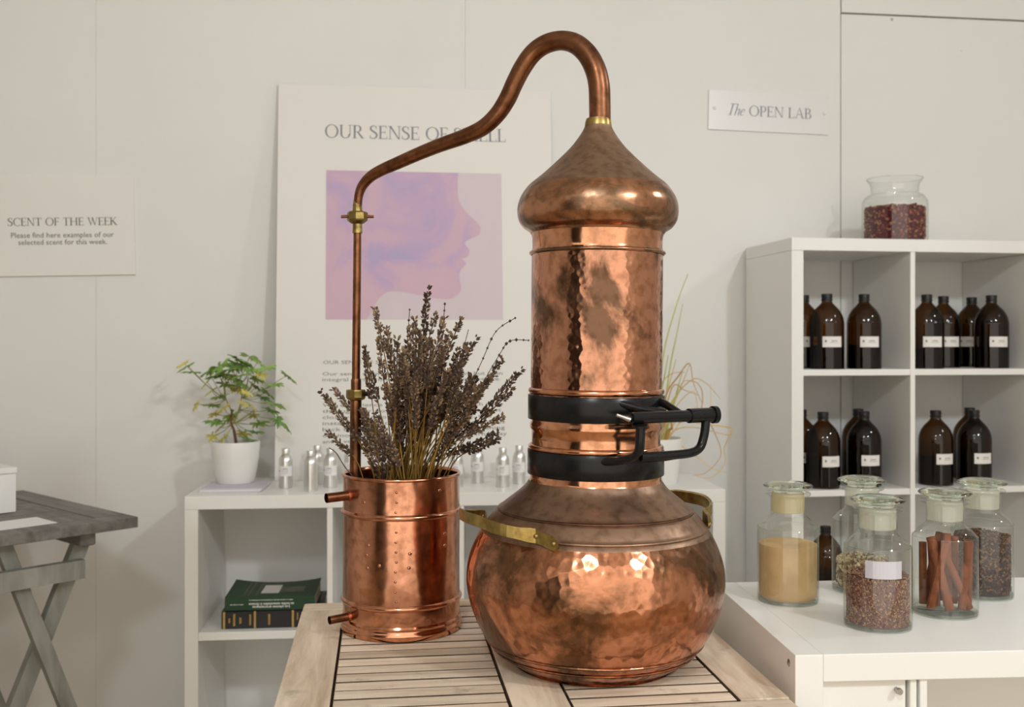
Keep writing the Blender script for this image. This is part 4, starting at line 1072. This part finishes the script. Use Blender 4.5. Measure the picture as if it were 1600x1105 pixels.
for (u, w, z0_, z1_) in ((.018, .005, .016, .030), (.030, .006, .008, .040), (.046, .006, .014, .031), (.072, .005, .009, .040), (.121, .006, .009, .038), (.196, .004, .020, .040)):
    n_ = int((z1_ - z0_) / .0032)
    for j in range(n_): gm.box(u + (j % 2) * .0006, u + w - ((j + 1) % 2) * .0008, -.0005, .0005, z0_ + j * .0032, z0_ + j * .0032 + .0024)
gm.build('gold_lettering', M['gold'], bk1)
bk2 = empty('book', lcm @ Vector((bx.x + .0075, 0.035, ZSH + B1H + .0003)), LCA - 0.01, 'green book with pale cover picture lying on top of the black book', 'book', 'books on the low white shelf')
W2 = 0.236; D2 = 0.165
MB().box(0, W2, 0, .0015, 0, B2H).box(0, W2, 0, D2, 0, .0012).build('cover', M['book_green'], bk2)
boxpart('page_block', (.002, W2 - .002, .002, D2 - .003, .0013, B2H - .0013), M['pages'], bk2, 0)
cv = MB(); nx, ny = 12, 4; vs = []; fs = []
for j in range(ny + 1):
    for i in range(nx + 1):
        u = i / nx * W2; v = j / ny * D2; zz = B2H + .010 * (abs(i / nx - .5) * 2) ** 2.2 * (j / ny) ** 1.5
        vs.append((u, v, zz))
o_ = len(vs)
vs += [(x, y, z - .0011) for x, y, z in vs]
for j in range(ny):
    for i in range(nx):
        a0 = j * (nx + 1) + i; fs.append((a0, a0 + 1, a0 + nx + 2, a0 + nx + 1)); fs.append((a0 + o_, a0 + nx + 1 + o_, a0 + nx + 2 + o_, a0 + 1 + o_))
top = MB().add(vs, fs, 0, True).build('front_cover', M['book_green'], bk2)
def cover_patch(name, x0_, x1_, y0_, y1_, mat):
    vs = []; fs = []; n_ = 6
    for j in range(n_ + 1):
        for i in range(n_ + 1):
            u = x0_ + (x1_ - x0_) * i / n_; v = y0_ + (y1_ - y0_) * j / n_
            vs.append((u, v, B2H + .010 * (abs(u / W2 - .5) * 2) ** 2.2 * (v / D2) ** 1.5 + .0007))
    for j in range(n_):
        for i in range(n_): a0 = j * (n_ + 1) + i; fs.append((a0, a0 + 1, a0 + n_ + 2, a0 + n_ + 1))
    return MB().add(vs, fs, 0, True).build(name, mat, top)
cover_patch('cover_picture', .088, .135, .035, .125, M['label_cream'])
cover_patch('cover_picture', .135, .20, .045, .10, M['book_art'])
for x_ in (.044, .056, .076): cover_patch('cover_lettering', x_, x_ + .005, .010, .145, M['book_art'])
sans_text('spine_lettering', 'Les plantes aromatiques', .098, M['paper'], bk2, .170, .0115, -.0006, 0.02, 0.0062, flip=True)
sans_text('spine_lettering', 'et huiles essentielles à Grasse', .118, M['paper'], bk2, .181, .0195, -.0006, 0.02, 0.0062, flip=True)
for (xa, xb, zc_, hh_) in ((.064, .180, .0272, .0022), (.014, .048, .0160, .0024)):     # print too small to read
    db = MB(); x_ = xa
    while x_ < xb:
        w_ = rnd.uniform(.0012, .0026); e_ = rnd.uniform(0, .0007)
        db.add([(x_, -.0006, zc_ - hh_ / 2 + e_), (x_ + w_, -.0006, zc_ - hh_ / 2 + e_), (x_ + w_, -.0006, zc_ + hh_ / 2 - e_ * .5), (x_, -.0006, zc_ + hh_ / 2 - e_ * .5)], [(0, 1, 2, 3)])
        x_ += w_ + rnd.choice((.0004, .0004, .0005, .0022))
    db.build('spine_lettering', M['label_cream'], bk2)

# ------------------------------------------------------------------ potted geranium
PY = 2.865
pz = LCTOP
ls = empty('leaflet_stack', on_lc(312, py=770.5), LCA, 'flat stack of pale lilac leaflets under the white flower pot', 'leaflets')
for j in range(3):
    lf = boxpart('leaflet', (0, .160, 0, .150, .0035 * j, .0035 * j + .0033), M['lilac'] if j != 1 else M['paper'], ls, 0.0004)
    lf.location = (rnd.uniform(-.003, .003), rnd.uniform(-.002, .002), 0); lf.rotation_euler = (0, 0, rnd.uniform(-.01, .01))
pz += 0.0107
gx = (368 - 800) / F * PY
ge = empty('potted_geranium', (gx, PY, pz), 0, 'leafy scented geranium in a smooth white pot', 'plant')
pr = 38 * PY / F; phh = 0.115
MB().lathe([(0, 0), (pr * .73, 0), (pr * .76, .003), (pr * .86, .035), (pr * .95, .075), (pr, phh - .002), (pr - .001, phh), (pr - .005, phh), (pr * .93, .09), (0, .09)], 48).build('pot', M['pot'], ge, 50)
MB().lathe([(0, .101), (pr * .92, .099)], 32).build('soil', M['soil'], ge)
def leaf_mesh(seed, lobes=5, depth=0.5):
    r_ = random.Random(seed); n = 60; vs = [(0, 0, 0)]; ring_i = []
    for k in range(n + 1):
        th = math.radians(-150 + 300 * k / n)
        f = th / math.radians(150)
        lob = abs(math.cos((lobes) * th / 2 * (300 / 300) * 1.0))
        r0 = 0.30 + 0.70 * lob ** 0.9
        teeth = 1 + 0.22 * math.cos(th * 19)
        r = r0 * teeth * (1 - 0.30 * abs(f) ** 2)
        vs.append((r * math.sin(th), r * math.cos(th), 0.12 * math.cos(th * lobes) - 0.25 * r * r + r_.uniform(-.02, .02)))
    fs = [(0, k, k + 1) for k in range(1, n + 1)]
    return vs, fs
def bake_leaf(seed, mat): 
    vs, fs = leaf_mesh(seed); return MB().add(vs, fs, 0, False).mesh('leaf', mat)
leaf_sets = {c: [bake_leaf(i * 7 + j, M[c]) for i in range(2)] for j, c in enumerate(('leaf_a', 'leaf_b', 'leaf_c'))}
def PL(px, py, dY): return P(px, py, PY + dY) - Vector((gx, PY, pz))
MB().tube(spline([(0.004, 0, .09), PL(366, 674, 0), PL(361, 660, 0), PL(363, 640, .01)], 4), [.0042] * 5 + [.0035] * 8, 8).build('main_stem', M['stem_brown'], ge)
forks = [(366, 660, 0), (372, 640, .02), (360, 648, -.02), (378, 622, .0), (352, 625, .01), (366, 612, 0)]
for a0, b0 in (((366, 660, 0), (352, 622, .02)), ((366, 660, 0), (378, 618, -.01)), ((378, 618, -.01), (388, 590, 0)), ((352, 622, .02), (345, 592, 0)), ((366, 662, 0), (398, 640, .02)), ((378, 618, -.01), (366, 585, .03))):
    MB().tube(spline([PL(*a0), PL((a0[0] + b0[0]) / 2 + 2, (a0[1] + b0[1]) / 2, (a0[2] + b0[2]) / 2), PL(*b0)], 4), [.0024] * 5 + [.0018] * 4, 6).build('stem', M['stem_green'], ge)
leaves = [(287, 567, 'b'), (293, 571, 'a'), (303, 581, 'c'), (326, 579, 'a'), (323, 596, 'b'), (345, 570, 'a'), (352, 584, 'a'), (341, 586, 'c'), (366, 572, 'c'), (371, 567, 'a'), (390, 557, 'a'), (403, 565, 'a'), (392, 576, 'a'),
          (408, 583, 'b'), (449, 586, 'a'), (428, 600, 'a'), (385, 612, 'b'), (409, 620, 'c'), (428, 630, 'a'), (306, 632, 'b'), (333, 632, 'a'), (336, 645, 'b'), (362, 648, 'a'), (392, 632, 'b'), (395, 648, 'b'),
          (434, 655, 'c'), (444, 664, 'a'), (341, 658, 'a'), (343, 668, 'b'), (333, 681, 'b'), (350, 682, 'b'), (381, 676, 'b'), (397, 674, 'c'), (386, 684, 'a'), (380, 629, 'b'), (366, 590, 'a'), (376, 586, 'a'), (356, 600, 'c'), (400, 603, 'c'), (330, 610, 'b'),
          (338, 574, 'a'), (376, 598, 'a'), (412, 574, 'a'), (346, 618, 'a'), (398, 590, 'a'), (370, 606, 'b'), (422, 640, 'c'), (350, 636, 'b'), (404, 660, 'a'),
          (418, 612, 'a'), (372, 560, 'a'), (357, 577, 'a'), (383, 566, 'c')]
for i, (x, y, cc) in enumerate(leaves):
    dY = rnd.uniform(-.055, .055)
    e = PL(x, y, dY); c = min(forks, key=lambda f: math.hypot(f[0] - x, (f[1] - y) - 12))
    s0 = PL(*c)
    mid = s0.lerp(e, .55) + Vector((0, 0, -.006))
    MB().tube(spline([s0, mid, e], 3), .0009, 5, caps=False).build('petiole', M['stem_green'], ge)
    o = put('leaf', leaf_sets['leaf_' + cc][i % 2], ge)
    o.location = e; sc = rnd.uniform(.029, .040) * (.72 if cc == 'b' else 1.0)
    o.scale = (sc, sc, sc)
    out = Vector((e.x - s0.x, e.y - s0.y, 0))
    az = math.atan2(-out.x, out.y) if out.length > .004 else rnd.uniform(0, 6.28)
    o.rotation_euler = (rnd.uniform(-.75, .15) - (.35 if cc == 'b' else 0), rnd.uniform(-.5, .5), az + rnd.uniform(-.5, .5))

# ------------------------------------------------------------------ potted grass behind the still
GY = 2.93; gq = GY / F
gx2 = (1024 - 800) / F * GY
gp = empty('potted_grass', (gx2, GY, LCTOP), 0, 'straggly yellow grass plant in white pot behind the still', 'plant')
gr = 42 * gq; gh = (751 - 684) * gq
gzt = HC - (684 - HY) * gq - LCTOP
MB().lathe([(0, 0), (gr * .80, 0), (gr * .83, .003), (gr, gzt - .002), (gr - .001, gzt), (gr - .005, gzt), (gr * .9, gzt - .02), (0, gzt - .02)], 48).build('pot', M['pot'], gp, 50)
MB().lathe([(0, gzt - .012), (gr * .9, gzt - .014)], 32).build('soil', M['soil'], gp)
def blade(pts, mat, w, Ys):
    pp = spline([Vector(P(x, y, GY + dy)) - Vector((gx2, GY, LCTOP)) for (x, y), dy in zip(pts, Ys)], 7)
    n = len(pp); MB().tube(pp, [w * (1 - .7 * k / (n - 1)) for k in range(n)], 5, caps=True, sx=.35).build('blade', M[mat], gp)
blades = [([(1026, 690), (1036, 560), (1056, 480), (1075, 428)], 'grass_g', .0028), ([(1032, 690), (1046, 580), (1058, 520), (1067, 474)], 'grass_g', .0028), ([(1030, 690), (1042, 650), (1060, 615), (1078, 568)], 'grass_y', .0028),
          ([(1028, 690), (1040, 620), (1060, 588), (1077, 568), (1084, 600), (1098, 632)], 'grass_o', .0030), ([(1034, 690), (1050, 630), (1080, 594), (1102, 598), (1126, 624)], 'grass_y', .0026),
          ([(1036, 690), (1050, 645), (1058, 610), (1068, 575)], 'grass_g', .0034), ([(1026, 690), (1034, 640), (1046, 600), (1056, 562)], 'grass_y', .0034), ([(1030, 688), (1050, 606), (1070, 610), (1092, 618)], 'grass_o', .0022),
          ([(1038, 688), (1060, 655), (1095, 662), (1138, 668), (1142, 676), (1132, 700), (1132, 725), (1110, 747), (1082, 742)], 'grass_y', .0028), ([(1040, 690), (1055, 672), (1085, 668), (1138, 680), (1140, 672)], 'grass_y', .0024),
          ([(1040, 686), (1062, 696), (1090, 715), (1112, 732), (1136, 738)], 'grass_y', .0024), ([(1060, 660), (1100, 655), (1118, 680), (1126, 712), (1104, 738), (1084, 743)], 'grass_o', .0020),
          ([(1024, 690), (1028, 640), (1038, 590), (1044, 555)], 'grass_g', .0034), ([(1020, 690), (1024, 640), (1034, 600), (1050, 584), (1070, 582)], 'grass_o', .0024), ([(1030, 690), (1036, 655), (1048, 630), (1066, 606)], 'grass_g', .0034),
          ([(1032, 690), (1044, 660), (1062, 628), (1084, 612), (1090, 640)], 'grass_y', .0022), ([(1096, 640), (1098, 620), (1094, 604), (1082, 596), (1062, 604), (1040, 680)], 'grass_o', .0018), ([(1040, 690), (1046, 672), (1050, 668), (1044, 640)], 'grass_o', .0060),
          ([(1028, 690), (1020, 620), (1010, 560), (990, 520)], 'grass_g', .0028), ([(1022, 690), (1008, 640), (985, 610), (960, 620)], 'grass_y', .0026), ([(1042, 690), (1080, 640), (1108, 640), (1110, 600)], 'grass_y', .0018)]
for pts_, mt, w in blades:
    n = len(pts_); amp = rnd.uniform(-.05, .05)
    blade(pts_, mt, w, [amp * (k / (n - 1)) for k in range(n)])

# ------------------------------------------------------------------ grey folding table at the left
GZ = 0.74
gc = P(216, 807.5, (HC - GZ) * F / (807.5 - HY)); ga = math.radians(42)
gt = empty('folding_table', (gc.x, gc.y, 0), 0, 'grey wooden folding table with crossed legs at the left edge', 'table')
# local x: towards the camera-left along the front edge, local y: away along the right end
fy = Vector((-math.cos(ga), math.sin(ga), 0))
gt.rotation_euler = (0, 0, math.atan2(fy.y, fy.x))
# with this rotation local +x runs along fy and local +y along fx
GL_, GWD = 1.15, 0.66
def gbox(name, x0, x1, y0, y1, z0, z1, mat, bev=.002): return boxpart(name, (x0, x1, y0, y1, z0, z1), M[mat], gt, bev)
tk = .026
gbox('end_rail', 0.062, GWD - .062, 0, .075, GZ - tk, GZ, 'grey_wood')
gbox('end_rail', 0.062, GWD - .062, GL_ - .075, GL_, GZ - tk, GZ, 'grey_wood')
gbox('front_rail', 0, .060, 0, GL_, GZ - tk, GZ, 'grey_wood')
gbox('back_rail', GWD - .060, GWD, 0, GL_, GZ - tk, GZ, 'grey_wood')
NSG = 6; pg = (GWD - .124) / NSG
me = MB().box(-pg / 2 + .002, pg / 2 - .002, .0785, GL_ - .0785, GZ - .020, GZ - .001, bev=.002).mesh('slat', M['grey_wood'])
for k in range(NSG):
    o = put('slat', me, gt); o.location = (.062 + (k + .5) * pg, 0, 0)
gbox('batten', .04, GWD - .04, .085, .125, GZ - .062, GZ - tk, 'grey_wood', .006)
gbox('batten', .04, GWD - .04, GL_ - .125, GL_ - .085, GZ - .062, GZ - tk, 'grey_wood', .006)
def beam(name, a, b, w, t, mat):
    """rectangular bar from a to b; w in the plane of the crossing, t across"""
    a = Vector(a); b = Vector(b); d = (b - a); L = d.length; d.normalize()
    n = Vector((1, 0, 0)); s_ = d.cross(n).normalized()
    vs = []
    for p in (a, b):
        for i, j in ((-1, -1), (1, -1), (1, 1), (-1, 1)): vs.append(p + s_ * (w / 2 * i) + n * (t / 2 * j))
    return MB().add(vs, [(0, 1, 2, 3), (7, 6, 5, 4), (0, 4, 5, 1), (1, 5, 6, 2), (2, 6, 7, 3), (3, 7, 4, 0)]).build(name, M[mat], gt)
for xx in (.075, GWD - .075):
    s_ = .018 if xx < .3 else -.018
    beam('leg', (xx + s_, .085, GZ - tk), (xx + s_, .39, 0.0), .037, .024, 'grey_leg')
    beam('leg', (xx - s_ * .6, .295, GZ - tk), (xx - s_ * .6, .035, 0.0), .034, .024, 'grey_leg')
beam('stretcher', (.040, .118, GZ - .112), (.040, .92, GZ - .112), .044, .022, 'grey_leg')
beam('stretcher', (GWD - .040, .118, GZ - .112), (GWD - .040, .92, GZ - .112), .044, .022, 'grey_leg')
gmat = Matrix.Translation((gc.x, gc.y, 0)) @ Matrix.Rotation(math.atan2(fy.y, fy.x), 4, 'Z')
bxo = empty('white_box', P(27, 800, (HC - GZ) * F / (800 - HY)) , math.atan2(fy.y, fy.x), 'plain white cardboard box on the grey folding table', 'box')
MB().box(0.002, .20, 0.002, .30, 0, .096, bev=.0015).build('carton', M['paper'], bxo)
MB().box(0, .202, 0, .302, .097, .112, bev=.0015).build('lid', M['laminate'], bxo)
bxo.location.z = GZ + .0003
pa = gmat.inverted() @ P(90, 817.5, (HC - GZ) * F / (817.5 - HY))
pp_ = empty('paper_sheet', gmat @ Vector((max(.012, pa.x), pa.y, GZ + .0003)), math.atan2(fy.y, fy.x), 'white sheet of paper lying on the grey folding table', 'paper')
MB().box(0, .115, 0, .50, 0, .0008).build('sheet', M['paper'], pp_)
